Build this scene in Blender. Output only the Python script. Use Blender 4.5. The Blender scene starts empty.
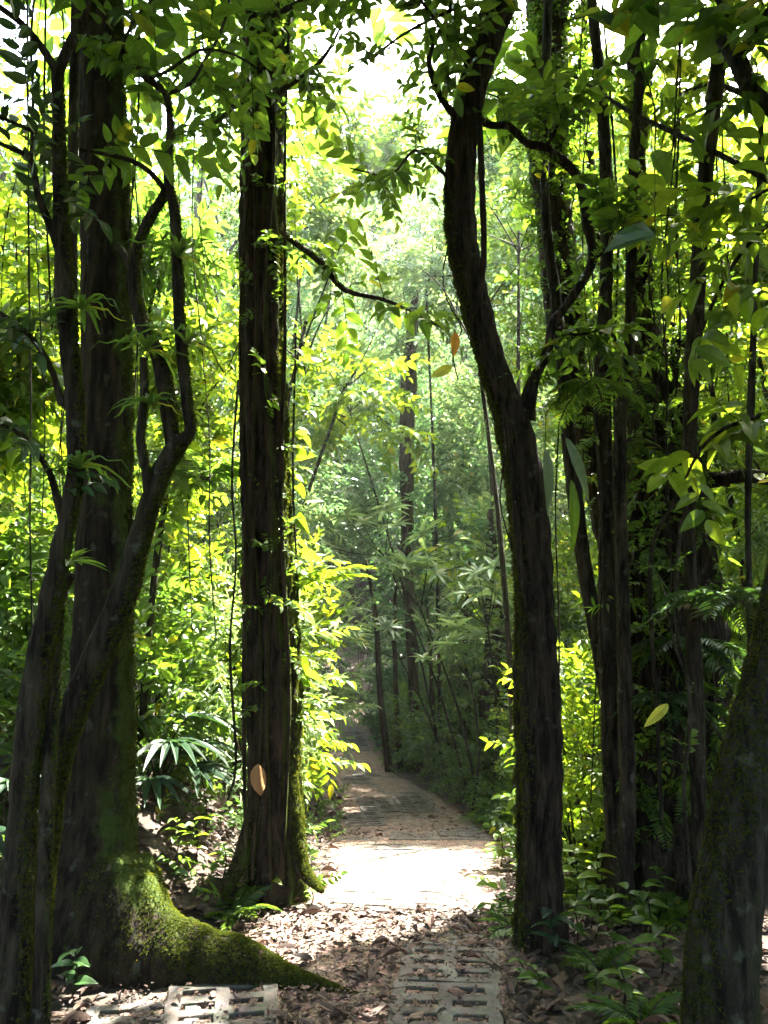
import bpy, math, numpy as np
from mathutils import Vector
rng = np.random.default_rng(7)
A = np.array
# ------------------------------------------------------------------ camera, sky, sun, exposure
SC = bpy.context.scene
C = SC.collection
F = 800.0
HOR = 610.0
CAM = A([0, 0, 1.65])
TH = math.atan((HOR - 512) / F)
cam_d = bpy.data.cameras.new('camera'); cam = bpy.data.objects.new('camera', cam_d); C.objects.link(cam)
cam.location = CAM; cam.rotation_euler = (math.pi / 2 + TH, 0, 0)
cam_d.sensor_fit = 'VERTICAL'; cam_d.sensor_height = 36; cam_d.lens = 36 * F / 1024
cam_d.clip_start = 0.05; cam_d.clip_end = 500
SC.camera = cam
EL, AZ = math.radians(60), math.radians(34)
SUN = A([math.cos(EL) * math.sin(AZ), math.cos(EL) * math.cos(AZ), math.sin(EL)])
w = bpy.data.worlds.new('World'); SC.world = w; w.use_nodes = True
nt = w.node_tree; bg = nt.nodes['Background']
sky = nt.nodes.new('ShaderNodeTexSky'); sky.sky_type = 'NISHITA'; sky.sun_disc = False
sky.sun_elevation = EL; sky.sun_rotation = AZ; sky.dust_density = 4.0; sky.air_density = 1.0
nt.links.new(sky.outputs[0], bg.inputs[0]); bg.inputs[1].default_value = 0.15
sd = bpy.data.lights.new('sun', 'SUN'); sd.energy = 5.0; sd.angle = math.radians(0.6); sd.color = (1, .95, .84)
so = bpy.data.objects.new('sun', sd); C.objects.link(so); so.location = (8, 10, 20)
so.rotation_euler = Vector(SUN).to_track_quat('Z', 'Y').to_euler()
SC.view_settings.view_transform = 'Standard'; SC.view_settings.look = 'None'
SC.view_settings.exposure = 4.35; SC.view_settings.gamma = 1; SC.view_settings.use_curve_mapping = False
SC.render.engine = 'CYCLES'
cy = SC.cycles
cy.max_bounces = 6; cy.diffuse_bounces = 4; cy.glossy_bounces = 2; cy.transmission_bounces = 3; cy.transparent_max_bounces = 4
cy.use_denoising = True; cy.sample_clamp_indirect = 6; cy.caustics_reflective = False; cy.caustics_refractive = False
try: cy.denoising_prefilter = 'ACCURATE'
except Exception: pass

# ------------------------------------------------------------------ maths helpers
def P(px, py, d):
    """point seen at picture position px,py standing d metres ahead"""
    X = (px - 384) / F; Y = (512 - py) / F
    r = A([X, math.cos(TH) - Y * math.sin(TH), math.sin(TH) + Y * math.cos(TH)])
    return CAM + r * (d / r[1])
def proj(T):
    q = T - CAM
    f = q[:, 1] * math.cos(TH) + q[:, 2] * math.sin(TH)
    u = -q[:, 1] * math.sin(TH) + q[:, 2] * math.cos(TH)
    f2 = np.where(f > .05, f, np.nan)
    return 384 + F * q[:, 0] / f2, 512 - F * u / f2, f
def nrm(v): return v / np.maximum(np.linalg.norm(v, axis=-1, keepdims=True), 1e-9)
def sst(a, b, x):
    t = np.clip((x - a) / (b - a), 0, 1); return t * t * (3 - 2 * t)
_ph = rng.uniform(0, 6.28, (8, 3)); _fr = rng.normal(0, 1, (8, 3))
def wob(x, y, z, f=1.0):
    s = 0
    for i in range(8):
        k = f * (1 + i * .45)
        s = s + np.sin(k * (_fr[i, 0] * x + _fr[i, 1] * y + _fr[i, 2] * z) + _ph[i, 0]) / (1 + i * .4)
    return s * .3
# terrain ------------------------------------------------------------
KY = [-12, 3, 5, 7, 9, 14, 17, 20, 26, 30, 35, 45, 60, 100]; KZ = [.1, 0, -.03, -.32, -.72, -1.08, -.9, -.5, .7, 2.4, 5.6, 12.5, 22, 34]
LY = [-12, 2, 3.67, 4.3, 5, 6, 7.5, 9, 11.5, 14, 17, 20, 26, 60]
LL = [-3, -1.45, -1.08, -.8, -.42, -.40, -.45, -.45, -.58, -.82, -1.0, -1.3, -3.3, -28]
RR = [-1.2, .28, .52, .6, .72, .85, 1.0, 1.08, .72, .06, -.28, -.72, -2.4, -26.5]
def pathLR(y): return np.interp(y, LY, LL), np.interp(y, LY, RR)
def zp(y): return np.interp(y, KY, KZ)
def gz(x, y):
    x = np.asarray(x, float); y = np.asarray(y, float)
    L, R = pathLR(y)
    ul = np.maximum(L - x, 0); ur = np.maximum(x - R, 0)
    bank = sst(4.2, 6.0, y) * .45 + .08
    z = zp(y) + bank * sst(.05, 1.3, ul) + .26 * np.maximum(ul - .6, 0) + .06 * sst(0, .8, ur) + .13 * np.maximum(ur - .7, 0)
    off = sst(0, .5, ul + ur)
    return z + off * (.05 * wob(x, y, 0, 1.7) + .12 * wob(x, y, 3, .5))
def ground(px, py, d0=1.5, d1=30):
    ds = np.linspace(d0, d1, 900)
    pts = np.array([P(px, py, d) for d in ds]); g = gz(pts[:, 0], pts[:, 1])
    k = np.argmax(pts[:, 2] < g); return pts[k] * [1, 1, 0] + [0, 0, g[k]]

# ------------------------------------------------------------------ mesh builder
class MB:
    def __init__(s): s.V = []; s.L = []; s.K = []; s.M = []; s.S = []; s.n = 0
    def add(s, V, Fc, mi=0, smooth=True):
        V = np.asarray(V, float); Fc = np.asarray(Fc, int)
        s.V.append(V); s.L.append((Fc + s.n).ravel()); k = Fc.shape[1]
        s.K.append(np.full(len(Fc), k)); s.M.append(np.full(len(Fc), mi)); s.S.append(np.full(len(Fc), smooth)); s.n += len(V)
    def inst(s, tpl, R, T, S):
        N = len(T)
        if N == 0: return
        S = np.broadcast_to(np.asarray(S, float), (N,))
        for V, Fc, mi in tpl:
            W = np.einsum('nij,vj->nvi', R, V) * S[:, None, None] + T[:, None, :]
            FF = Fc[None] + (np.arange(N) * len(V))[:, None, None]
            s.add(W.reshape(-1, 3), FF.reshape(-1, Fc.shape[1]), mi, False)
    def mesh(s, name, mats):
        me = bpy.data.meshes.new(name)
        V = np.concatenate(s.V); L = np.concatenate(s.L); K = np.concatenate(s.K)
        me.vertices.add(len(V)); me.vertices.foreach_set('co', V.astype(np.float32).ravel())
        me.loops.add(len(L)); me.loops.foreach_set('vertex_index', L.astype(np.int32))
        me.polygons.add(len(K)); st = np.concatenate([[0], np.cumsum(K)[:-1]])
        me.polygons.foreach_set('loop_start', st.astype(np.int32)); me.polygons.foreach_set('loop_total', K.astype(np.int32))
        for m in (mats if isinstance(mats, (list, tuple)) else [mats]): me.materials.append(m)
        me.polygons.foreach_set('material_index', np.concatenate(s.M).astype(np.int32))
        me.polygons.foreach_set('use_smooth', np.concatenate(s.S).astype(bool))
        me.update(calc_edges=True); return me
    def build(s, name, mats, parent=None, origin=None):
        if not s.V: return None
        if origin is not None: s.V = [v - A(origin) for v in s.V]
        o = bpy.data.objects.new(name, s.mesh(name, mats)); C.objects.link(o)
        if parent is not None:
            o.parent = parent
        elif origin is not None: o.location = origin
        return o
def tag(o, label=None, cat=None, group=None, kind=None):
    if label: o['label'] = label
    if cat: o['category'] = cat
    if group: o['group'] = group
    if kind: o['kind'] = kind
    return o
def thing(name, label, cat, loc, group=None):
    o = bpy.data.objects.new(name, None); C.objects.link(o); o.location = [float(v) for v in loc]
    o.empty_display_size = .2
    return tag(o, label, cat, group)

# ------------------------------------------------------------------ materials
def mat(name):
    m = bpy.data.materials.new(name); m.use_nodes = True
    n = m.node_tree.nodes; n.clear(); return m, n, m.node_tree.links
def leaf_mat(name, c1, c2, trans=.45, rough=.42, tcol=(1.25, 1.15, .55), spots=.0, spec=.45):
    m, n, l = mat(name)
    out = n.new('ShaderNodeOutputMaterial'); geo = n.new('ShaderNodeNewGeometry')
    ramp = n.new('ShaderNodeValToRGB'); ramp.color_ramp.elements[0].color = (*c1, 1); ramp.color_ramp.elements[1].color = (*c2, 1)
    e = ramp.color_ramp.elements.new(.96); e.color = (*c2, 1); ramp.color_ramp.elements[-1].color = (c2[0] * 1.9, c2[1] * 1.1, c2[2] * .6, 1)
    l.new(geo.outputs['Random Per Island'], ramp.inputs[0])
    tc = n.new('ShaderNodeTexCoord'); no = n.new('ShaderNodeTexNoise'); no.inputs['Scale'].default_value = 38; no.inputs['Detail'].default_value = 3
    l.new(tc.outputs['Object'], no.inputs['Vector'])
    mx = n.new('ShaderNodeMix'); mx.data_type = 'RGBA'; mx.blend_type = 'MULTIPLY'; mx.inputs[0].default_value = .55
    r2 = n.new('ShaderNodeValToRGB'); r2.color_ramp.elements[0].position = .3; r2.color_ramp.elements[1].position = .65
    r2.color_ramp.elements[0].color = (.55, .5, .4, 1); l.new(no.outputs[0], r2.inputs[0])
    l.new(ramp.outputs[0], mx.inputs[6]); l.new(r2.outputs[0], mx.inputs[7])
    pr = n.new('ShaderNodeBsdfPrincipled'); pr.inputs['Roughness'].default_value = rough; pr.inputs['Specular IOR Level'].default_value = spec
    l.new(mx.outputs[2], pr.inputs['Base Color'])
    tm = n.new('ShaderNodeMix'); tm.data_type = 'RGBA'; tm.blend_type = 'MULTIPLY'; tm.inputs[0].default_value = 1
    tm.inputs[7].default_value = (tcol[0] * 1.5, tcol[1] * 1.5, tcol[2] * 1.5, 1); l.new(mx.outputs[2], tm.inputs[6])
    tr = n.new('ShaderNodeBsdfTranslucent'); l.new(tm.outputs[2], tr.inputs['Color'])
    ms = n.new('ShaderNodeMixShader'); ms.inputs[0].default_value = trans
    l.new(pr.outputs[0], ms.inputs[1]); l.new(tr.outputs[0], ms.inputs[2]); l.new(ms.outputs[0], out.inputs[0])
    return m
def bark_mat(name, c1, c2, moss=.35, mosscol=(.05, .075, .012), side=.6, scale=1.0, lichen=.2):
    m, n, l = mat(name)
    out = n.new('ShaderNodeOutputMaterial'); pr = n.new('ShaderNodeBsdfPrincipled'); pr.inputs['Roughness'].default_value = .88
    pr.inputs['Specular IOR Level'].default_value = .1
    tc = n.new('ShaderNodeTexCoord'); mp = n.new('ShaderNodeMapping'); mp.inputs['Scale'].default_value = (14 * scale, 14 * scale, 2.4 * scale)
    l.new(tc.outputs['Object'], mp.inputs[0])
    n1 = n.new('ShaderNodeTexNoise'); n1.inputs['Scale'].default_value = 1.6; n1.inputs['Detail'].default_value = 8; n1.inputs['Roughness'].default_value = .68
    l.new(mp.outputs[0], n1.inputs['Vector'])
    vo = n.new('ShaderNodeTexVoronoi'); vo.inputs['Scale'].default_value = 2.2; vo.feature = 'DISTANCE_TO_EDGE'
    l.new(mp.outputs[0], vo.inputs['Vector'])
    r1 = n.new('ShaderNodeValToRGB'); r1.color_ramp.elements[0].position = .40; r1.color_ramp.elements[1].position = .66
    r1.color_ramp.elements[0].color = (*c1, 1); r1.color_ramp.elements[1].color = (*c2, 1); l.new(n1.outputs[0], r1.inputs[0])
    # lichen blotches
    n2 = n.new('ShaderNodeTexNoise'); n2.inputs['Scale'].default_value = 16; n2.inputs['Detail'].default_value = 4; l.new(tc.outputs['Object'], n2.inputs['Vector'])
    r2 = n.new('ShaderNodeValToRGB'); r2.color_ramp.elements[0].position = .62; r2.color_ramp.elements[1].position = .70
    r2.color_ramp.elements[1].color = (lichen * 4,) * 3 + (1,); l.new(n2.outputs[0], r2.inputs[0])
    m1 = n.new('ShaderNodeMix'); m1.data_type = 'RGBA'; m1.inputs[7].default_value = (.16, .18, .13, 1)
    l.new(r2.outputs[0], m1.inputs[0]); l.new(r1.outputs[0], m1.inputs[6])
    # moss by side and noise
    ge = n.new('ShaderNodeNewGeometry'); dt = n.new('ShaderNodeVectorMath'); dt.operation = 'DOT_PRODUCT'; dt.inputs[1].default_value = (.8, .35, .5)
    l.new(ge.outputs['Normal'], dt.inputs[0])
    n3 = n.new('ShaderNodeTexNoise'); n3.inputs['Scale'].default_value = 5; n3.inputs['Detail'].default_value = 6; n3.inputs['Roughness'].default_value = .7; l.new(tc.outputs['Object'], n3.inputs['Vector'])
    ma = n.new('ShaderNodeMath'); ma.operation = 'MULTIPLY_ADD'; ma.inputs[1].default_value = side * .3; l.new(dt.outputs['Value'], ma.inputs[0]); l.new(n3.outputs[0], ma.inputs[2])
    r3 = n.new('ShaderNodeValToRGB'); r3.color_ramp.elements[0].position = .72 - moss * .4; r3.color_ramp.elements[1].position = .86 - moss * .4; l.new(ma.outputs[0], r3.inputs[0])
    m2 = n.new('ShaderNodeMix'); m2.data_type = 'RGBA'; m2.inputs[7].default_value = (*mosscol, 1)
    l.new(r3.outputs[0], m2.inputs[0]); l.new(m1.outputs[2], m2.inputs[6]); l.new(m2.outputs[2], pr.inputs['Base Color'])
    mh = n.new('ShaderNodeMath'); mh.operation = 'MULTIPLY_ADD'; mh.inputs[1].default_value = .8
    l.new(vo.outputs['Distance'], mh.inputs[0]); l.new(n1.outputs[0], mh.inputs[2])
    bp = n.new('ShaderNodeBump'); bp.inputs['Strength'].default_value = 1.0; bp.inputs['Distance'].default_value = .05
    l.new(mh.outputs[0], bp.inputs['Height']); l.new(bp.outputs[0], pr.inputs['Normal'])
    l.new(pr.outputs[0], out.inputs[0]); return m
def soil_mat(name, cols, scale=9, rough=.95):
    m, n, l = mat(name)
    out = n.new('ShaderNodeOutputMaterial'); pr = n.new('ShaderNodeBsdfPrincipled'); pr.inputs['Roughness'].default_value = rough
    tc = n.new('ShaderNodeTexCoord'); n1 = n.new('ShaderNodeTexNoise'); n1.inputs['Scale'].default_value = scale; n1.inputs['Detail'].default_value = 10; n1.inputs['Roughness'].default_value = .72
    l.new(tc.outputs['Object'], n1.inputs['Vector'])
    r = n.new('ShaderNodeValToRGB'); r.color_ramp.elements[0].position = .3; r.color_ramp.elements[1].position = .72
    r.color_ramp.elements[0].color = (*cols[0], 1); r.color_ramp.elements[1].color = (*cols[-1], 1)
    if len(cols) == 3: e = r.color_ramp.elements.new(.5); e.color = (*cols[1], 1)
    l.new(n1.outputs[0], r.inputs[0]); 
    vo = n.new('ShaderNodeTexVoronoi'); vo.inputs['Scale'].default_value = 26; l.new(tc.outputs['Object'], vo.inputs['Vector'])
    mx = n.new('ShaderNodeMix'); mx.data_type = 'RGBA'; mx.blend_type = 'MULTIPLY'; mx.inputs[0].default_value = .6
    hs = n.new('ShaderNodeHueSaturation'); hs.inputs['Saturation'].default_value = .35; hs.inputs['Value'].default_value = 1.3; l.new(vo.outputs['Color'], hs.inputs['Color'])
    l.new(r.outputs[0], mx.inputs[6]); l.new(hs.outputs[0], mx.inputs[7]); l.new(mx.outputs[2], pr.inputs['Base Color'])
    bp = n.new('ShaderNodeBump'); bp.inputs['Strength'].default_value = .8; bp.inputs['Distance'].default_value = .03; l.new(n1.outputs[0], bp.inputs['Height'])
    l.new(bp.outputs[0], pr.inputs['Normal']); l.new(pr.outputs[0], out.inputs[0]); return m
def multi_leaf_mat(name, cols, rough=.6, trans=.1):
    m, n, l = mat(name)
    out = n.new('ShaderNodeOutputMaterial'); geo = n.new('ShaderNodeNewGeometry'); r = n.new('ShaderNodeValToRGB')
    k = len(cols); r.color_ramp.interpolation = 'LINEAR'
    r.color_ramp.elements[0].color = (*cols[0], 1); r.color_ramp.elements[1].color = (*cols[-1], 1)
    for i in range(1, k - 1):
        e = r.color_ramp.elements.new(i / (k - 1)); e.color = (*cols[i], 1)
    l.new(geo.outputs['Random Per Island'], r.inputs[0])
    pr = n.new('ShaderNodeBsdfPrincipled'); pr.inputs['Roughness'].default_value = rough; l.new(r.outputs[0], pr.inputs['Base Color'])
    tr = n.new('ShaderNodeBsdfTranslucent'); l.new(r.outputs[0], tr.inputs[0]); ms = n.new('ShaderNodeMixShader'); ms.inputs[0].default_value = trans
    l.new(pr.outputs[0], ms.inputs[1]); l.new(tr.outputs[0], ms.inputs[2]); l.new(ms.outputs[0], out.inputs[0]); return m

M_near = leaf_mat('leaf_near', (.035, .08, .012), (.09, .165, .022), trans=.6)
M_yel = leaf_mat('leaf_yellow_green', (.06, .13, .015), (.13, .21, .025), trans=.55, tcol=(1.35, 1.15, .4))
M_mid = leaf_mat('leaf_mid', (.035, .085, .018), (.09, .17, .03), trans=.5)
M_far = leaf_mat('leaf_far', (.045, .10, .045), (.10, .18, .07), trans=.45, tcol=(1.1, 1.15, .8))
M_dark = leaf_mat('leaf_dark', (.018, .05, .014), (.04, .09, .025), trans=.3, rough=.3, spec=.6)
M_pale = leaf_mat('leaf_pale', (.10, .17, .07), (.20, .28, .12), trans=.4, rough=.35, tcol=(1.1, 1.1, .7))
M_fern = leaf_mat('leaf_fern', (.04, .10, .015), (.09, .17, .03), trans=.5, rough=.5)
M_palm = leaf_mat('leaf_palm', (.012, .032, .015), (.024, .058, .026), trans=.3, rough=.5, spec=.3)
M_moss = leaf_mat('moss_fuzz', (.026, .042, .009), (.062, .078, .016), trans=.45, rough=.9, tcol=(1.2, 1.1, .4), spec=.1)
M_litter = multi_leaf_mat('dead_leaf', [(.012, .006, .004), (.038, .019, .012), (.062, .034, .022), (.022, .012, .008), (.082, .048, .032), (.055, .020, .012), (.16, .105, .072)], rough=.75, trans=.12)
M_twig = bark_mat('twig', (.012, .009, .006), (.05, .04, .025), moss=.15)
M_barkA = bark_mat('bark_slender', (.007, .005, .0035), (.062, .050, .034), moss=.30, mosscol=(.035, .05, .012), lichen=.08)
M_barkC = bark_mat('bark_mossy', (.007, .005, .0035), (.040, .029, .018), moss=.46, mosscol=(.035, .055, .010), side=1.0, scale=.8, lichen=.05)
M_barkD = bark_mat('bark_brown', (.009, .006, .004), (.07, .045, .028), moss=.34, mosscol=(.04, .055, .010), side=1.3, scale=.9, lichen=.04)
M_barkE = bark_mat('bark_ridged', (.007, .005, .004), (.055, .040, .027), moss=.2, mosscol=(.035, .05, .012), scale=1.2, lichen=.05)
M_barkG = bark_mat('bark_lichen', (.008, .007, .005), (.055, .050, .036), moss=.5, mosscol=(.03, .042, .012), lichen=.07, scale=1.2)
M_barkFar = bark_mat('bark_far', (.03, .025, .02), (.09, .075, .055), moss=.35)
M_soil = soil_mat('forest_soil', [(.012, .009, .006), (.035, .024, .015), (.08, .055, .035)])
M_path = soil_mat('path_dirt', [(.040, .026, .018), (.14, .097, .070), (.28, .20, .148)], scale=14)
M_conc = soil_mat('concrete', [(.022, .017, .011), (.055, .048, .038), (.115, .108, .096)], scale=5, rough=.8)

# ------------------------------------------------------------------ leaf and plant templates (unit size, axis +Y, face +Z)
def merge(parts):
    g = {}
    for V, Fc, mi in parts: g.setdefault((Fc.shape[1], mi), []).append((V, Fc))
    out = []
    for (k, mi), lst in g.items():
        n = 0; VV = []; FF = []
        for V, Fc in lst: VV.append(V); FF.append(Fc + n); n += len(V)
        out.append((np.concatenate(VV), np.concatenate(FF), mi))
    return out
def leaf(w=.22, hi=False, fold=.25, droop=.18, heart=0, mi=0, wave=0):
    if not hi:
        V = A([[0, 0, 0], [w, .32, w * fold * 2], [w * .8, .68, w * fold * 1.6 - droop * .3], [0, 1, -droop], [-w * .8, .68, w * fold * 1.6 - droop * .3], [-w, .32, w * fold * 2]])
        return [(V, A([[0, 1, 2, 3], [0, 3, 4, 5]]), mi)]
    ts = A([0, .06, .2, .38, .56, .74, .88, 1.]); wd = np.sin(np.pi * ts ** (.75 if not heart else .5)) ** .8 * w; wd[0] = w * .06; wd[-1] = 0.004
    V = []
    for i, (t, q) in enumerate(zip(ts, wd)):
        z = -droop * t * t; b = -heart * q * (1 if t < .25 else 0) 
        wv = wave * math.sin(i * 2.3) * q
        V += [[-q, t + b, z + q * fold * 2 + wv], [-q * .5, t + b * .5, z + q * fold * 1.1], [0, t, z], [q * .5, t + b * .5, z + q * fold * 1.1], [q, t + b, z + q * fold * 2 - wv]]
    Fc = [[i * 5 + j, i * 5 + j + 1, i * 5 + j + 6, i * 5 + j + 5] for i in range(len(ts) - 1) for j in range(4)]
    return [(A(V), A(Fc), mi)]
def rotm(ax, an):
    ax = nrm(A(ax, float)); K = A([[0, -ax[2], ax[1]], [ax[2], 0, -ax[0]], [-ax[1], ax[0], 0]])
    return np.eye(3) + math.sin(an) * K + (1 - math.cos(an)) * K @ K
def place(tpl, R, T, s): return [((V @ R.T) * s + A(T), Fc, mi) for V, Fc, mi in tpl]
def stick(pts, r0, r1, mi=1, n=3):
    pts = A(pts, float); m = len(pts); d = nrm(np.gradient(pts, axis=0)); V = []
    for i in range(m):
        a = nrm(np.cross(d[i], [.13, .2, 1.])); b = np.cross(d[i], a); r = r0 + (r1 - r0) * i / (m - 1)
        for k in range(n):
            t = 2 * math.pi * k / n; V.append(pts[i] + r * (math.cos(t) * a + math.sin(t) * b))
    Fc = [[i * n + k, i * n + (k + 1) % n, (i + 1) * n + (k + 1) % n, (i + 1) * n + k] for i in range(m - 1) for k in range(n)]
    return [(A(V), A(Fc), mi)]
def spray(seed, n=11, ll=.27, w=.22, hi=False, ang=55, droop=.2, heart=0, twig=.007, jit=.3):
    r = np.random.default_rng(seed); parts = []
    ax = [A([math.sin(t * 2 + seed) * .04, t * .85, .05 * math.sin(t * 3 + seed) - .1 * t * t]) for t in np.linspace(0, 1, 5)]
    parts += stick(ax, twig, twig * .4)
    for i in range(n):
        t = .12 + .88 * i / (n - 1); sgn = 1 if i % 2 else -1
        an = math.radians(ang * (1 - .75 * (i == n - 1)) + r.normal(0, 9)) * sgn
        R = rotm([0, 0, 1], -an) @ rotm([1, 0, 0], r.normal(-.15, jit)) @ rotm([0, 1, 0], r.normal(0, jit))
        j = t * 4; a = int(min(j, 3)); p = ax[a] + (ax[a + 1] - ax[a]) * (j - a)
        lw = leaf(w * r.uniform(.85, 1.15), hi, r.uniform(.1, .4), droop * r.uniform(.3, 1.6), heart)
        parts += place(lw, R, p, ll * r.uniform(.65, 1.12) * (1 - .25 * abs(t - .5)))
    return merge(parts)
def whorl(seed, n=9, w=.13, hi=True, tilt=.25, droop=.3):
    r = np.random.default_rng(seed); parts = []
    for i in range(n):
        a = 2 * math.pi * i / n + r.normal(0, .15)
        parts += place(leaf(w, hi, .2, droop), rotm([0, 0, 1], a) @ rotm([1, 0, 0], tilt + r.normal(0, .2)), [0, 0, 0], r.uniform(.7, 1))
    for i in range(n // 2):
        a = 2 * math.pi * r.uniform(); parts += place(leaf(w, hi, .2, droop), rotm([0, 0, 1], a) @ rotm([1, 0, 0], tilt + .6), [0, 0, .02], r.uniform(.4, .7))
    return merge(parts)
def frond(seed, n=22, ww=.26, droop=.35, pw=.11, sub=False):
    r = np.random.default_rng(seed); parts = []
    f = lambda t: A([.03 * math.sin(3 * t + seed), t, .35 * t - (.35 + droop) * t * t])
    parts += stick([f(t) for t in np.linspace(0, 1, 7)], .006, .002)
    for i in range(n):
        t = .12 + .87 * i / n; L = ww * math.sin(math.pi * min(1, (t * .9 + .08)) ** .8) ** .8 + .02
        for sg in (-1, 1):
            R = rotm([0, 0, 1], -sg * math.radians(68 - 20 * t + r.normal(0, 4))) @ rotm([1, 0, 0], -.25 + r.normal(0, .1))
            if sub and L > .08:
                q = []
                for k in range(7):
                    u = .12 + k * .12
                    for s2 in (-1, 1): q += place(leaf(.15, False, .05, .1), rotm([0, 0, 1], -s2 * 1.05), [0, u, -.06 * u], .24 * (1 - u * .75))
                q += place(leaf(.06, False, .05, .1), np.eye(3), [0, 0, 0], 1.)
                parts += place(q, R, f(t), L)
            else: parts += place(leaf(pw, False, .1, .15), R, f(t), L)
    return merge(parts)
def rosette(seed, n=14, w=.045, reach=1.):
    r = np.random.default_rng(seed); parts = []
    for i in range(n):
        a = 2.4 * i; e = r.uniform(.5, 1.25); L = r.uniform(.6, 1) * reach; V = []; k = 8
        for j in range(k + 1):
            t = j / k; x = math.cos(e) * t * L + .25 * t * t * L; z = math.sin(e) * t * L - (.75 + .25 * r.uniform()) * t * t * L
            q = w * math.sin(math.pi * (t * .9 + .08)) ** .6
            V += [[-q, x, z + q * .5], [0, x, z], [q, x, z + q * .5]]
        Fc = [[j * 3 + c, j * 3 + c + 1, j * 3 + c + 4, j * 3 + c + 3] for j in range(k) for c in (0, 1)]
        parts += place([(A(V), A(Fc), 0)], rotm([0, 0, 1], a), [0, 0, 0], 1)
    return merge(parts)
T_ell = [spray(s, 11, .27, .22) for s in range(5)]
T_ell_hi = [spray(s + 10, 9, .30, .23, hi=True, droop=.25) for s in range(5)]
T_small = [spray(s + 20, 17, .17, .26, jit=.35) for s in range(4)]
T_small_hi = [spray(s + 30, 15, .18, .26, hi=True) for s in range(4)]
T_big = [spray(s + 40, 7, .48, .24, hi=True, droop=.35) for s in range(4)]
T_lance = [spray(s + 50, 12, .32, .10, hi=True, droop=.4, ang=42) for s in range(4)]
T_heart = [spray(s + 60, 6, .42, .33, hi=True, heart=.5, droop=.35) for s in range(3)]
T_whorl = [whorl(s) for s in range(3)]
T_frond = [frond(s) for s in range(4)]
T_frond2 = [frond(s + 5, 20, .34, .4, sub=True) for s in range(3)]
T_ros = [rosette(s) for s in range(3)]
T_canopy = [spray(s + 70, 9, .42, .27) for s in range(3)]

def frames(D, roll=.5, up=(0, 0, 1), r=rng):
    D = nrm(D); U = np.broadcast_to(A(up, float), D.shape) + r.normal(0, .02, D.shape)
    X = nrm(np.cross(D, U)); Z = np.cross(X, D); a = r.normal(0, roll, len(D))[:, None]
    X2 = X * np.cos(a) + Z * np.sin(a); Z2 = -X * np.sin(a) + Z * np.cos(a)
    return np.stack([X2, D, Z2], axis=2)
LIT = A([(-2.4, 3.6), (-.6, 4.1), (-.2, 4.4), (1.3, 4.4), (1.75, 5.4), (1.7, 6.3), (1.1, 7.0), (-.7, 7.7), (-2.6, 7.4)])  # no leaves kept between these areas and the sun, shaping the sunny patch
LIT2 = A([(-1.9, 2.6), (-.9, 3.4), (-.5, 4.4), (-2.2, 4.2), (-3.4, 2.6)])
def in_poly(x, y, poly):
    c = np.zeros(len(x), bool); j = len(poly) - 1
    for i in range(len(poly)):
        xi, yi = poly[i]; xj, yj = poly[j]
        c ^= ((yi > y) != (yj > y)) & (x < (xj - xi) * (y - yi) / (yj - yi + 1e-12) + xi); j = i
    return c
def sunfoot(T):
    t = (T[:, 2] + .1) / SUN[2]; return T - SUN * t[:, None]
def allowed(T, corridor=True):
    g = sunfoot(T); ok = ~(in_poly(g[:, 0], g[:, 1], LIT) & (T[:, 2] > 2.3))
    ok &= ~(in_poly(g[:, 0], g[:, 1], LIT2) & (T[:, 2] > 2.3) & (np.sin(T[:, 0] * 9.1) * np.sin(T[:, 1] * 7.7) > -.35))
    if corridor:
        px, py, d = proj(T)
        ins = (px > -60) & (px < 830) & (py > -60) & (py < 1080)
        ok &= ~(ins & (d < 3.0)); ok &= np.linalg.norm(T - CAM, axis=1) > 1.3
        L, R = pathLR(T[:, 1]); z = T[:, 2] - gz(T[:, 0], T[:, 1])
        ok &= ~((T[:, 0] > L - .05) & (T[:, 0] < R + .12) & (z < 2.3) & (T[:, 1] < 19))
        ok &= ~((px > 322) & (px < 517) & (py > 430) & (d < 8.5))
    return ok
def scatter(mb, tpls, T, D, S, roll=.5, check=True, r=rng, corridor=True):
    if check:
        k = allowed(T, corridor); T = T[k]; D = D[k]; S = np.broadcast_to(S, k.shape)[k]
    if len(T) == 0: return
    R = frames(D, roll, r=r); S = np.broadcast_to(S, (len(T),)); idx = r.integers(0, len(tpls), len(T))
    for i, tp in enumerate(tpls):
        q = idx == i
        if q.any(): mb.inst(tp, R[q], T[q], S[q])

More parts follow.
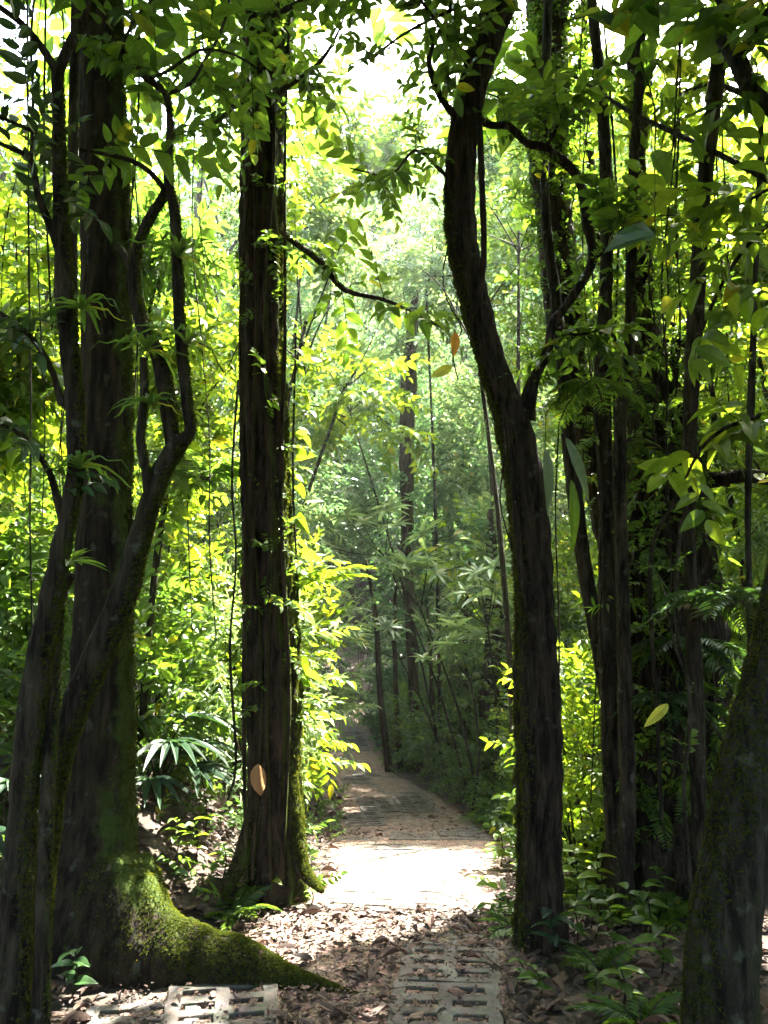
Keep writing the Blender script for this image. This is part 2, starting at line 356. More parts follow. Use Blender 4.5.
# ------------------------------------------------------------------ tubes for trunks, roots, lianas
def smooth_path(pts, rad, step=.06):
    pts = A(pts, float); rad = A(rad, float)
    p = np.vstack([2 * pts[0] - pts[1], pts, 2 * pts[-1] - pts[-2]]); out = []; ro = []
    for i in range(len(pts) - 1):
        n = max(2, int(np.linalg.norm(pts[i + 1] - pts[i]) / step))
        for k in range(n):
            t = k / n; a, b, c, d = p[i:i + 4]
            out.append(.5 * ((2 * b) + (-a + c) * t + (2 * a - 5 * b + 4 * c - d) * t * t + (-a + 3 * b - 3 * c + d) * t ** 3)); ro.append(rad[i] + (rad[i + 1] - rad[i]) * t)
    out.append(pts[-1]); ro.append(rad[-1]); return A(out), A(ro)
def tube(mb, pts, rad, n=12, step=.06, amp=.12, freq=7, ridge=0, nr=7, flare=0, fh=.35, lobes=5, zs=1.0, mi=0, seed=0, cap=True):
    q, r = smooth_path(pts, rad, step); m = len(q)
    d = nrm(np.gradient(q, axis=0)); ref = A([1., 0, 0]) if abs(d[0][0]) < .8 else A([0, 1., 0]); X = []; 
    x = nrm(ref - d[0] * ref.dot(d[0]))
    for i in range(m): x = nrm(x - d[i] * x.dot(d[i])); X.append(x)
    X = A(X); Y = np.cross(d, X); a = np.linspace(0, 2 * math.pi, n, endpoint=False)
    dirs = X[:, None] * np.cos(a)[None, :, None] + Y[:, None] * np.sin(a)[None, :, None]
    base = q[:, None] + dirs * r[:, None, None]
    R = r[:, None] * (1 + amp * wob(base[..., 0] + seed, base[..., 1], base[..., 2] * .5, freq / 2) + amp * .6 * wob(base[..., 0], base[..., 1] + seed, base[..., 2], freq * 2))
    if ridge:
        tw = np.arange(m)[:, None] * step * .5
        R *= 1 + ridge * (np.abs(np.sin(a[None] * nr / 2 + tw + .8 * wob(q[:, 0:1], q[:, 1:2], q[:, 2:3] + seed, 2.))) - .5)
    if flare:
        h = q[:, 2:3] - q[0, 2]; R *= 1 + flare * np.exp(-h / fh) * (.45 + .55 * np.maximum(0, np.cos(a[None] * lobes + seed)) ** 1.5)
    V = q[:, None] + dirs * R[..., None]
    if zs != 1: V[..., 2] = q[:, None, 2] + (V[..., 2] - q[:, None, 2]) * zs
    Fc = [[i * n + k, i * n + (k + 1) % n, (i + 1) * n + (k + 1) % n, (i + 1) * n + k] for i in range(m - 1) for k in range(n)]
    mb.add(V.reshape(-1, 3), Fc, mi, True)
    if cap:
        VV = np.vstack([V[-1], q[-1] + d[-1] * r[-1] * .5]); mb.add(VV, [[k, (k + 1) % n, n] for k in range(n)], mi)
    return dict(V=V, N=dirs, q=q, r=r, d=d)
T_tuft = [merge(sum([place(leaf(.16, False, .1, .3), rotm([0, 0, 1], a) @ rotm([1, 0, 0], .9 + .3 * math.sin(a * 3)), [0, 0, 0], .7 + .3 * math.sin(a * 5)) for a in np.linspace(0, 5, 4)], []))]
def moss(mb, tb, n, size, side=(.8, .45, .25), lo=-.1, zmin=-9, zmax=99, r=rng):
    """little tufts standing off the bark on its damp side"""
    V = tb['V']; N = tb['N']; m, k = V.shape[:2]; i = r.integers(0, m - 1, n * 4); j = r.integers(0, k, n * 4); t = r.uniform(0, 1, (n * 4, 1)); u = r.uniform(0, 1, (n * 4, 1))
    j2 = (j + 1) % k; p = (V[i, j] * (1 - t) + V[i + 1, j] * t) * (1 - u) + (V[i, j2] * (1 - t) + V[i + 1, j2] * t) * u
    nn = nrm(N[i, j] * (1 - u) + N[i, j2] * u)
    dens = nn @ nrm(A(side, float)) + .5 * wob(p[:, 0], p[:, 1], p[:, 2], 3.)
    ok = (dens > lo + r.uniform(0, .5, len(p))) & (p[:, 2] > zmin) & (p[:, 2] < zmax); p = p[ok][:n]; nn = nn[ok][:n]
    if len(p) == 0: return
    D = nrm(np.cross(nn, r.normal(0, 1, nn.shape))); X = np.cross(D, nn)
    mb.inst(T_tuft[0], np.stack([X, D, nn], axis=2), p, r.uniform(.5, 1.3, len(p)) * size)
def pxpath(lst, d=None):
    return [P(a[0], a[1], a[2] if len(a) > 2 else d) for a in lst]

# ================================================================== SETTING
def ground_sheet():
    N = 420; u = np.linspace(-1, 1, N); k = np.sign(u) * (np.abs(u) * 9 + np.abs(u) ** 4 * 52)
    x = k; y = k + 6; Xg, Yg = np.meshgrid(x, y, indexing='ij'); Z = gz(Xg, Yg)
    L, R = pathLR(Yg); ins = sst(-.02, .1, np.minimum(Xg - L, R - Xg)); Z = Z - .05 * ins
    far = np.maximum(np.abs(Xg) - 12, 0) * .25; Z += far; Z = np.minimum(Z, 45)
    V = np.stack([Xg, Yg, Z], -1).reshape(-1, 3); i, j = np.meshgrid(np.arange(N - 1), np.arange(N - 1), indexing='ij'); a = (i * N + j).ravel()
    mb = MB(); mb.add(V, np.stack([a, a + N, a + N + 1, a + 1], 1)); tag(mb.build('ground', M_soil), kind='structure')
def path_sheet():
    ys = np.linspace(-6, 27, 330); V = []; n = 15
    for y in ys:
        L, R = pathLR(y)
        for j in range(n):
            t = j / (n - 1); x = L - .1 + (R - L + .2) * t + .03 * math.sin(y * 5 + j)
            V.append([x, y, zp(y) + .004 - .055 * (abs(2 * t - 1) ** 40) + .008 * wob(x, y, 0, 6)])
    m = len(ys); Fc = [[i * n + j, i * n + j + 1, (i + 1) * n + j + 1, (i + 1) * n + j] for i in range(m - 1) for j in range(n - 1)]
    mb = MB(); mb.add(V, Fc); tag(mb.build('path', M_path), kind='structure')
ground_sheet(); path_sheet()

# pavers -----------------------------------------------------------
def paver_mesh(W=.47, D=.40, H=.09, nx=2, ny=3, hx=.140, hy=.060):
    gx = (W - nx * hx) / (nx + 1); gy = (D - ny * hy) / (ny + 1); xs = [-W / 2]; ys = [-D / 2]
    for _ in range(nx): xs += [xs[-1] + gx, xs[-1] + gx + hx]
    xs.append(W / 2)
    for _ in range(ny): ys += [ys[-1] + gy, ys[-1] + gy + hy]
    ys.append(D / 2)
    nX, nY = len(xs), len(ys); idx = lambda i, j, b: (i * nY + j) * 2 + b; V = []
    for x in xs:
        for y in ys:
            k = .004 * math.sin(x * 40 + y * 70); V += [[x + k, y - k, 0], [x, y, -H]]
    solid = lambda i, j: 0 <= i < nX - 1 and 0 <= j < nY - 1 and not (i % 2 == 1 and j % 2 == 1)
    Fc = []
    for i in range(nX - 1):
        for j in range(nY - 1):
            if not solid(i, j): continue
            Fc.append([idx(i, j, 0), idx(i + 1, j, 0), idx(i + 1, j + 1, 0), idx(i, j + 1, 0)])
            for di, dj, a, b in ((-1, 0, (i, j + 1), (i, j)), (1, 0, (i + 1, j), (i + 1, j + 1)), (0, -1, (i, j), (i + 1, j)), (0, 1, (i + 1, j + 1), (i, j + 1))):
                if not solid(i + di, j + dj): Fc.append([idx(*a, 0), idx(*a, 1), idx(*b, 1), idx(*b, 0)])
    mb = MB(); mb.add(V, Fc, 0, False); me = mb.mesh('paver', M_conc)
    return me
PM = paver_mesh()
pav0 = bpy.data.objects.new('paver', PM); bv = pav0.modifiers.new('edge', 'BEVEL'); bv.width = .006; bv.segments = 2; bv.limit_method = 'ANGLE'
first = True
def lay(x, y, dz, yaw, label, group='concrete grid pavers set into the trail'):
    global first
    o = pav0 if first else pav0.copy(); first = False; C.objects.link(o)
    sl = math.atan2(float(zp(y + .2) - zp(y - .2)), .4)
    o.location = (x, y, float(zp(y)) + dz); o.rotation_euler = (sl + rng.normal(0, .012), rng.normal(0, .015), yaw)
    tag(o, label, 'paver', group)
near_lab = ['nearest concrete grid paver of the right hand strip, at the bottom edge', 'clean grey grid paver with open holes at the right edge of the trail',
            'grid paver behind the clean one on the right strip, half filled with dead leaves', 'third visible grid paver along the right strip, sunk in brown litter']
for i, y in enumerate([3.17, 3.59, 4.01, 4.43]):
    L, R = pathLR(y); lay(R - .25, y, [.010, .018, .013, .006][i], -.08, near_lab[i])
left_lab = ['grid paver at bottom left in front of the mossy root, outer one, partly buried', 'grid paver with open holes just in front of the mossy root tip', 'grid paver at the bottom edge left of the trail centre', 'grid paver at the very bottom left corner of the trail, mostly buried']
for i, (x, y, dz) in enumerate([(-.98, 3.42, .012), (-.68, 3.58, .022), (-.76, 3.17, .020), (-1.24, 3.02, .010)]):
    lay(x, y, dz, .16, left_lab[i])
y = 4.9
while y < 23:
    L, R = pathLR(y); L2, R2 = pathLR(y + .4); yaw = -math.atan2((L2 + R2 - L - R) / 2, .4)
    n = int((R - L) / .48)
    for k in range(n):
        x = (L + R) / 2 + (k - (n - 1) / 2) * .485
        if y < 7.5: dz = .000 + .009 * math.sin(k * 7 + y * 3)
        else: dz = .008 + .010 * math.sin(k * 5 + y * 2)
        lay(x, y, dz, yaw, ('left edge' if k == 0 else 'right edge' if k == n - 1 else 'middle') + ' grid paver ' + ('just before the sunny patch' if y < 5.3 else 'in the front half of the sunny patch' if y < 6.2 else 'in the back half of the sunny patch' if y < 7.4 else 'in the dip just beyond the sunny patch' if y < 10 else 'in the shaded brown stretch under the saplings' if y < 14 else 'where the far trail bends away to the left' if y < 18 else 'at the farthest visible end of the trail'))
    y += .415

# litter ---------------------------------------------------------------
def litter():
    r = np.random.default_rng(3); T = []; 
    n = 21000; y = 2.3 + r.uniform(0, 1, n) ** 1.5 * 9; x = r.uniform(-3.2, 3.4, n)
    L, R = pathLR(y); onp = (x > L) & (x < R); keep = ~onp | (r.uniform(0, 1, n) < np.where(y < 4.6, .45, np.where(y < 7.6, .06, .35)))
    x = x[keep]; y = y[keep]; n = len(x)
    # extra on the path
    y2 = 2.4 + r.uniform(0, 1, 4200) ** 1.2 * 2.35; L, R = pathLR(y2); x2 = L + (R - L) * r.beta(1.2, 1.2, 4200); x = np.r_[x, x2]; y = np.r_[y, y2]; n = len(x)
    L, R = pathLR(y); onp = (x > L) & (x < R); z = np.where(onp, zp(y) + .012, gz(x, y) + .01) + r.uniform(0, .018, n)
    inP = (np.abs(x - (R - .25)) < .24) & (y > 3.2) & (y < 4.2); up = inP & (r.uniform(0, 1, n) < .12); keep = np.ones(n, bool)
    z = np.where(inP, np.where(up, z + .016, zp(y) + .002), z)
    inQ = (x > -1.2) & (x < -.45) & (y > 3.0) & (y < 3.8); up = inQ & (r.uniform(0, 1, n) < .13); z = np.where(inQ, np.where(up, z + .014, zp(y) + .002), z)
    T = np.stack([x, y, z], 1)[keep]; sz = np.where(onp, .028, .048)[keep]; n = len(T)
    D = np.stack([r.normal(0, 1, n), r.normal(0, 1, n), r.normal(0, .07, n)], 1)
    mb = MB(); tp = [leaf(.24, True, .25, .1, wave=.3), leaf(.18, True, .35, -.12), leaf(.3, True, -.15, .12, wave=.25), leaf(.22, True, .6, .2)]
    scatter(mb, tp, T, D, np.clip(sz * r.lognormal(0, .55, n), .010, .12), roll=.2, check=False)
    nc = 16000; yc = 2.3 + r.uniform(0, 1, nc) ** 1.4 * 6; L, R = pathLR(yc); xc = L + (R - L) * r.uniform(-.05, 1.05, nc); kc = (yc < 4.7) | (r.uniform(0, 1, nc) < .25); xc = xc[kc]; yc = yc[kc]; nc = len(xc)
    scatter(mb, [leaf(.3, False, .2, .1), leaf(.2, False, .4, .1)], np.stack([xc, yc, zp(yc) + r.uniform(.008, .02, nc)], 1), np.stack([r.normal(0, 1, nc), r.normal(0, 1, nc), r.normal(0, .1, nc)], 1), r.uniform(.008, .022, nc), roll=.3, check=False)
    # twigs and crumbs
    for _ in range(260):
        yy = 2.4 + r.uniform() ** 1.5 * 6; xx = r.uniform(-2, 2.4); L, R = pathLR(yy); zz = (zp(yy) if L < xx < R else float(gz(xx, yy))) + .015
        a = r.uniform(0, 6.3); l_ = r.uniform(.04, .22); p0 = A([xx, yy, zz]); dd = A([math.cos(a), math.sin(a), r.normal(0, .05)])
        for V, Fc, mi in stick([p0, p0 + dd * l_ * .5 + [0, 0, .008], p0 + dd * l_], .003, .0015): mb.add(V, Fc, 1)
    tag(mb.build('leaf_litter', [M_litter, M_twig]), 'brown dead leaves and broken twigs strewn over the trail and banks', 'leaf litter', kind='stuff')
litter()

# ================================================================== TREES near the camera
def finish_tree(t, o0, trunk, mats, extra):
    pass
class Tree:
    def __init__(s, name, label, base, bark, cat='tree', group=None):
        s.o = thing(name, label, cat, base, group); s.base = A(base, float); s.bark = bark; s.tr = MB(); s.ms = MB(); s.ld = {}
        s.cr = MB(); s.seg = []
    def trunk(s, pts, rad, mossn=0, msize=.02, mk={}, **k):
        t = tube(s.tr, pts, rad, **k)
        if mossn: moss(s.ms, t, mossn, msize, **mk)
        s.seg.append(t); return t
    def part(s, name, pts, rad, mossn=0, msize=.02, mk={}, label=None, bark=None, **k):
        mb = MB(); t = tube(mb, pts, rad, **k)
        if mossn: moss(s.ms, t, mossn, msize, **mk)
        o = mb.build(name, bark or s.bark, s.o, origin=s.base)
        if label: o['label'] = label
        return t
    def leaves(s, tb, n, tpls, size, lo=.2, out=.9, lift=.1, droop=0, jit=.4, off=0, check=False, r=rng):
        q = tb['q']; d = tb['d']; i = (r.uniform(lo, 1, n) * (len(q) - 1)).astype(int)
        D = nrm(r.normal(0, 1, (n, 3)) * [1, 1, .5]) * out + d[i] * .5 + [0, 0, lift - droop]
        T = q[i] + nrm(D) * off
        scatter(s.cr, tpls, T, D, size * r.uniform(.7, 1.25, n), roll=jit, check=check, r=r)
    def done(s, leafmats=None):
        s.tr.build('trunk', s.bark, s.o, origin=s.base)
        if s.ms.V: s.ms.build('moss', [M_moss], s.o, origin=s.base)
        if s.cr.V: s.cr.build('crown', leafmats or [M_near, M_twig], s.o, origin=s.base)

# --- buttressed mossy tree, left ---------------------------------
dC = 4.25
bC = P(100, 955, 3.95); bC[2] = gz(bC[0], bC[1]) - .1
tC = Tree('buttress_tree', 'large mossy tree with a long root sweeping onto the trail, left', bC, M_barkC)
ax = [P(92, 968, 4.05), P(96, 880, 4.15), P(100, 780, dC), P(103, 600, dC), P(106, 400, dC), P(105, 200, dC), P(101, 0, dC), P(97, -250, dC), P(90, -600, dC)]
tC.trunk(ax, [.24, .20, .170, .150, .138, .130, .125, .12, .10], mossn=7000, msize=.02, n=40, step=.03, amp=.08, ridge=.07, flare=.2, fh=.3, mk=dict(lo=.1, zmax=5))
mk = dict(lo=-.1, side=(.45, .1, .9))
def groundroot(T_, pts, rads, label=None, zs=1.7, **k):
    pp = []
    for (px, py, d) in pts:
        q = P(px, py, d); q[2] = zp(q[1]) - .03; pp.append(q)
    T_.part('root', pp, rads, zs=zs, label=label, **k)
groundroot(tC, [(98, 900, 4.2), (128, 900, 4.05), (160, 900, 3.96), (200, 930, 3.90), (250, 950, 3.85), (298, 950, 3.80), (340, 960, 3.74), (365, 960, 3.70)], [.27, .275, .19, .14, .10, .06, .03, .012], 'long mossy root reaching onto the trail',
        mossn=13000, msize=.014, mk=dict(lo=-.1, side=(.45, .1, .9)), n=40, step=.022, amp=.17, seed=3)
mk = dict(lo=-.1, side=(.45, .1, .9))
tb = tC.part('branch', [P(112, 240, 4.25), P(128, 262, 4.0), P(141, 300, 3.9), P(150, 335, 3.85)], [.03, .022, .018, .01], n=8)
for k in range(4):
    a = 1.2 + k * 1.5; b0 = P(100, -280 - 60 * k, dC); tb = tube(tC.tr, [b0, b0 + [.8 * math.cos(a), .8 * math.sin(a), .5], b0 + [2 * math.cos(a), 2 * math.sin(a), .8]], [.06, .035, .01], n=8, step=.15)
    tC.leaves(tb, 55, T_ell, .42, check=True)
tC.done()

# --- brown mossy trunk, left centre ---------------------------------
dD = 5.05
bD = P(276, 885, 4.95); bD[2] = gz(bD[0], bD[1]) - .1
tD = Tree('mossy_tree', 'thick brown trunk with sunlit moss down its right edge, left of the trail', bD, M_barkD)
t = tD.trunk([bD, P(275, 830, 5.0), P(272, 700, dD), P(266, 520, dD), P(262, 350, dD), P(262, 200, dD), P(264, 90, dD), P(268, 0, dD), P(268, -300, dD), P(268, -600, dD)],
         [.158, .158, .158, .152, .14, .135, .15, .16, .15, .12], mossn=11000, msize=.024, mk=dict(lo=.1, zmax=4.6), n=48, step=.025, amp=.13, ridge=.20, nr=9, flare=.3, fh=.2, seed=2)
mk = dict(lo=-.35, side=(.8, -.2, .6))
tD.part('root', [P(286, 760, 4.97), P(296, 838, 4.88), P(304, 872, 4.82), P(322, 892, 4.72)], [.055, .05, .04, .012], mossn=1500, msize=.018, mk=mk, n=14, step=.03, amp=.15, seed=6)
tD.part('root', [P(255, 820, 4.95), P(240, 862, 4.8), P(228, 885, 4.7), P(222, 900, 4.6)], [.06, .05, .035, .012], mossn=500, msize=.015, mk=mk, n=14, step=.03, amp=.15, seed=7)
for j, (x0, x1) in enumerate([(246, 240), (252, 256), (281, 285), (270, 262)]):
    tD.part('climbing_stem', [P(x0, 880, 4.78), P(x1 + 4, 700, 4.86), P(x0, 500, 4.87), P(x1, 330, 4.88), P(x0 + 4, 150, 4.86), P(x1 + 6, -30, 4.84)], [.014, .012, .016, .011, .010, .009], mossn=250, msize=.012, n=7, step=.08, amp=.3, seed=j)
br = [([(262, 105), (285, 88), (312, 70), (332, 45), (345, 15)], [5, 4.6, 4.3, 4.1, 4.0]), ([(285, 235), (320, 262), (345, 290), (385, 300), (425, 318), (445, 330)], [5, 4.8, 4.7, 4.6, 4.5, 4.5]),
      ([(262, 118), (240, 105), (222, 118), (205, 132)], [4.8, 4.4, 4.2, 4.1]), ([(258, 20), (285, 10), (318, -10), (370, -30)], [5, 4.4, 4.1, 4.0])]
for pts, dd in br:
    tb = tD.part('branch', [P(a, b, d) for (a, b), d in zip(pts, dd)], np.linspace(.022, .006, len(pts)), n=7, step=.06, amp=.2)
    tD.leaves(tb, 16, T_ell_hi, .40, lo=.15, out=.8)
# leafy climber sprays on its right flank
q = t['q']; n = 130; i = rng.integers(40, len(q) - 60, n); D = nrm(np.stack([rng.uniform(-.4, 1, n), rng.normal(-.5, .5, n), rng.normal(-.1, .5, n)], 1))
scatter(tD.cr, T_small_hi, q[i] + D * .12, D, rng.uniform(.22, .42, n), check=False)
for k in range(5):
    a = .6 + k * 1.26; b0 = P(268, -260 - 50 * k, dD); tb = tube(tD.tr, [b0, b0 + [.9 * math.cos(a), .9 * math.sin(a), .5], b0 + [2.4 * math.cos(a), 2.4 * math.sin(a), .7]], [.07, .04, .01], n=8, step=.15)
    tD.leaves(tb, 60, T_ell, .45, check=True)
tD.done([M_near, M_twig])

# --- slender multi-stem tree at the left edge ---------------------------
bA = P(15, 1060, 2.9); bA[2] = gz(bA[0], bA[1]) - .05
tA = Tree('slender_tree', 'dark slender tree nearest the left edge, forking near the top', bA, M_barkA)
m2 = dict(lo=-.2)
tA.trunk([bA, P(14, 960, 2.95), P(22, 820, 3), P(34, 690, 3), P(54, 580, 3), P(74, 480, 3), P(74, 400, 3), P(66, 310, 3), P(60, 200, 3), P(57, 70, 3)],
         [.07, .058, .052, .048, .044, .036, .036, .033, .029, .026], mossn=4200, msize=.015, mk=m2, n=22, step=.02, amp=.2)
tA.part('branch', [P(57, 72, 3), P(40, 45, 2.95), P(18, 20, 2.9), P(-20, -5, 2.8)], [.02, .016, .014, .01], n=8)
up = tA.part('branch', [P(57, 75, 3), P(72, 40, 3.0), P(92, 5, 3.05), P(100, -60, 3.1), P(120, -200, 3.2)], [.024, .022, .021, .02, .012], n=8)
l1 = tA.part('branch', [P(62, 405, 3), P(53, 373, 2.98), P(38, 345, 2.9), P(18, 325, 2.8), P(-12, 305, 2.7)], [.016, .013, .011, .009, .006], n=7)
l2 = tA.part('branch', [P(62, 520, 3), P(50, 473, 2.95), P(32, 447, 2.9), P(14, 430, 2.85), P(-20, 418, 2.8)], [.018, .013, .012, .008, .006], n=7, mossn=80, msize=.01)
l3 = tA.part('branch', [P(62, 262, 3), P(50, 225, 2.98), P(38, 195, 2.95), P(31, 160, 2.9), P(15, 150, 2.85), P(-20, 135, 2.8)], [.015, .016, .014, .011, .01, .006], n=7)
l4 = tA.part('branch', [P(31, 160, 2.9), P(33, 100, 2.9), P(31, 40, 2.9), P(36, -20, 2.9)], [.008, .007, .006, .005], n=6)
l5 = tA.part('branch', [P(58, 148, 3), P(35, 133, 2.9), P(12, 122, 2.8), P(-20, 110, 2.7)], [.01, .008, .007, .005], n=6)
tA.part('stem', [P(40, 1040, 2.9), P(45, 860, 2.95), P(52, 700, 3.05), P(60, 600, 3.1), P(72, 575, 3.1)], [.03, .026, .026, .024, .018], mossn=900, msize=.012, mk=m2, n=12, step=.03, amp=.2, label='short mossy side stem ending in an epiphyte')
tA.part('stem', [P(74, 480, 3.25), P(72, 330, 3.3), P(73, 150, 3.35), P(76, 0, 3.4), P(80, -200, 3.4)], [.022, .026, .024, .022, .02], mossn=300, msize=.01, n=10, step=.05, amp=.1)
tA.leaves(up, 10, T_ell_hi, .34); tA.leaves(l1, 5, T_ell_hi, .3); tA.leaves(l2, 6, T_ell_hi, .32); tA.leaves(l3, 6, T_ell_hi, .3); tA.leaves(l4, 6, T_ell_hi, .26); tA.leaves(l5, 6, T_ell_hi, .3)
tA.done([M_dark, M_twig])

# --- forked leaning tree with epiphytes --------------------------------
bB = P(30, 1055, 3.1); bB[2] = gz(bB[0], bB[1]) - .05
tB = Tree('forked_tree', 'mossy leaning tree forking into curved stems with strap leaf epiphytes', bB, M_barkA)
tB.trunk([bB, P(38, 930, 3.15), P(52, 800, 3.2), P(72, 715, 3.25), P(100, 650, 3.25), P(125, 590, 3.25), P(143, 525, 3.25), P(160, 475, 3.25), P(180, 438, 3.25)],
         [.05, .045, .045, .052, .056, .052, .048, .046, .044], mossn=5200, msize=.016, mk=dict(lo=-.35), n=22, step=.02, amp=.22)
b1 = tB.part('branch', [P(172, 446, 3.25), P(166, 395, 3.25), P(156, 352, 3.25), P(141, 325, 3.25), P(134, 290, 3.25), P(136, 252, 3.25), P(147, 222, 3.25), P(162, 197, 3.23), P(170, 176, 3.2)],
             [.03, .034, .028, .026, .024, .022, .02, .018, .014], mossn=1100, msize=.016, mk=dict(lo=-.3), n=11, step=.03)
b2 = tB.part('branch', [P(180, 442, 3.25), P(190, 432, 3.22), P(186, 395, 3.2), P(180, 330, 3.2), P(177, 265, 3.2), P(174, 210, 3.2), P(168, 178, 3.2), P(170, 120, 3.2), P(164, 92, 3.2), P(146, 78, 3.15), P(122, 52, 3.1), P(105, 20, 3.1), P(90, -60, 3.0)],
             [.032, .026, .022, .022, .021, .021, .020, .016, .015, .015, .012, .011, .008], mossn=1400, msize=.015, n=11, step=.03, mk=dict(lo=-.3, zmax=4.6))
b3 = tB.part('branch', [P(165, 190, 3.2), P(150, 172, 3.15), P(130, 160, 3.1), P(100, 153, 3.05), P(80, 150, 3.02)], [.013, .012, .011, .009, .006], n=7)
b4 = tB.part('branch', [P(150, 500, 3.25), P(146, 470, 3.22), P(140, 440, 3.2), P(144, 400, 3.2), P(143, 358, 3.2)], [.028, .022, .02, .018, .014], mossn=400, msize=.012, n=10)
b5 = tB.part('branch', [P(166, 94, 3.2), P(190, 84, 3.2), P(205, 60, 3.3), P(225, 20, 3.4), P(240, -60, 3.5)], [.010, .009, .008, .007, .005], n=7)
b6 = tB.part('branch', [P(148, 79, 3.15), P(170, 70, 3.0), P(200, 50, 2.9), P(235, 55, 2.8), P(262, 72, 2.8)], [.008, .007, .006, .005, .004], n=6)
b7 = tB.part('branch', [P(120, 50, 3.1), P(135, 20, 3.2), P(160, -10, 3.3), P(200, -60, 3.4)], [.008, .007, .006, .005], n=6)
for bb, n_ in ((b3, 4), (b5, 9), (b6, 9), (b7, 8)): tB.leaves(bb, n_, T_ell_hi, .36, lo=.1, out=.9)
tB.leaves(b2, 9, T_ell_hi, .33, lo=.6)
tB.done([M_near, M_twig])

# epiphytes: each a plant of its own
def epiphyte(px, py, d, s, label, n=14, tpl=None, mats=None, group='strap leaf epiphytes on the left trees'):
    p = P(px, py, d); mb = MB(); R = frames(A([[rng.normal(0, .2), 1., 0]]), .2)
    mb.inst(tpl or T_ros[int(rng.integers(0, 3))], R, A([[0, 0, 0.]]), A([s])); o = mb.build('epiphyte', mats or [M_fern, M_twig]); o.location = p
    tag(o, label, 'epiphyte', group)
epiphyte(178, 258, 3.15, .26, 'arching strap leaf epiphyte high on the right hand fork of the leaning tree')
epiphyte(82, 310, 2.95, .22, 'spiky strap leaf epiphyte on the dark slender trunk, above the others')
epiphyte(146, 352, 3.12, .24, 'strap leaf epiphyte on the short stub of the leaning tree')
epiphyte(186, 345, 3.15, .24, 'drooping strap leaf epiphyte halfway up the right hand fork')
epiphyte(80, 470, 2.95, .22, 'thin strap leaf epiphyte on the slender trunk below the spiky one')
epiphyte(72, 562, 3.05, .16, 'small broad leaf epiphyte topping the short mossy side stem', tpl=T_whorl[0])
epiphyte(150, 405, 3.15, .2, 'small strap leaf epiphyte in the lower crotch of the leaning tree')

# --- twisted dark tree right of the trail ------------------------------
dE = 4.3
bE = P(540, 928, 4.25); bE[2] = gz(bE[0], bE[1]) - .08
tE = Tree('twisted_tree', 'dark twisted trunk bending over the right side of the trail', bE, M_barkE)
tE.trunk([bE, P(540, 860, dE), P(540, 770, dE), P(537, 690, dE), P(534, 610, dE), P(529, 520, dE), P(515, 430, dE), P(494, 370, dE), P(474, 300, dE), P(462, 240, dE), P(460, 180, dE), P(468, 110, dE), P(483, 50, dE), P(503, -5, dE), P(530, -80, dE), P(560, -300, dE + .2)],
         [.125, .108, .104, .106, .102, .10, .088, .075, .078, .078, .082, .085, .085, .08, .07, .05], mossn=5200, msize=.022, mk=dict(lo=.1, side=(-.9, .3, .1), zmax=4), n=44, step=.02, amp=.17, ridge=.22, nr=7, flare=.3, fh=.2, seed=8)
tE.part('climbing_stem', [P(527, 900, 4.16), P(548, 720, 4.17), P(520, 560, 4.17), P(510, 440, 4.18), P(480, 330, 4.2), P(484, 250, 4.2), P(481, 160, 4.18), P(478, 60, 4.17), P(492, -40, 4.15)], [.022, .018, .02, .016, .017, .018, .017, .018, .016], n=9, step=.06, amp=.2)
e2 = tE.part('branch', [P(526, 420, dE), P(532, 385, 4.25), P(548, 350, 4.2), P(552, 325, 4.2), P(570, 300, 4.2), P(592, 262, 4.2), P(587, 222, 4.2), P(578, 178, 4.2), P(548, 150, 4.2), P(527, 143, 4.2), P(508, 126, 4.22), P(490, 125, 4.24), P(468, 112, 4.3)],
             [.05, .032, .026, .028, .023, .027, .030, .023, .024, .018, .021, .018, .02], mossn=500, msize=.01, n=11, step=.03, amp=.25, label='thick curling loop branch')
e3 = tE.part('branch', [P(463, 122, dE), P(448, 108, 4.25), P(436, 88, 4.2), P(429, 58, 4.2), P(438, 35, 4.2), P(450, 10, 4.2), P(455, -60, 4.2)], [.028, .022, .02, .016, .017, .016, .01], n=9, amp=.3)
e4 = tE.part('vine', [P(455, 225, 4.2), P(443, 270, 4.1), P(447, 300, 4.1), P(462, 330, 4.1), P(452, 350, 4.1), P(458, 380, 4.15)], [.004] * 6, n=5, amp=.1)
e5 = tE.part('vine', [P(500, 390, 4.2), P(505, 450, 4.05), P(500, 500, 4.0), P(512, 550, 4.02)], [.005, .004, .004, .004], n=5)
tE.leaves(e3, 14, T_ell_hi, .34); tE.leaves(e2, 26, T_small_hi, .24, lo=0, out=1.0); 
for k in range(5):
    a = .3 + k * 1.26; b0 = P(560, -180 - 40 * k, dE + .2); tb = tube(tE.tr, [b0, b0 + [.7 * math.cos(a), .7 * math.sin(a), .5], b0 + [2 * math.cos(a), 2 * math.sin(a), .8]], [.04, .03, .01], n=8, step=.15)
    tE.leaves(tb, 55, T_ell, .42, check=True)
for pts in ([(588, 262, 4.2), (606, 250, 4.1), (622, 228, 4.05), (640, 218, 4.0)], [(552, 325, 4.2), (575, 335, 4.1), (600, 330, 4.0)], [(545, 150, 4.2), (560, 120, 4.1), (566, 90, 4.1)], [(500, 10, 4.3), (470, 5, 4), (430, 20, 3.8), (395, 40, 3.7), (370, 62, 3.6)], [(478, 60, 4.25), (450, 40, 3.9), (410, -10, 3.6), (360, -20, 3.5)], [(460, 190, 4.3), (435, 165, 4.2), (415, 150, 4.1), (390, 175, 4.0), (350, 168, 3.9)]):
    tb = tE.part('branch', pxpath(pts), np.linspace(.012, .004, len(pts)), n=6); tE.leaves(tb, 13, T_ell_hi, .36, lo=.25)
tE.done([M_near, M_twig])

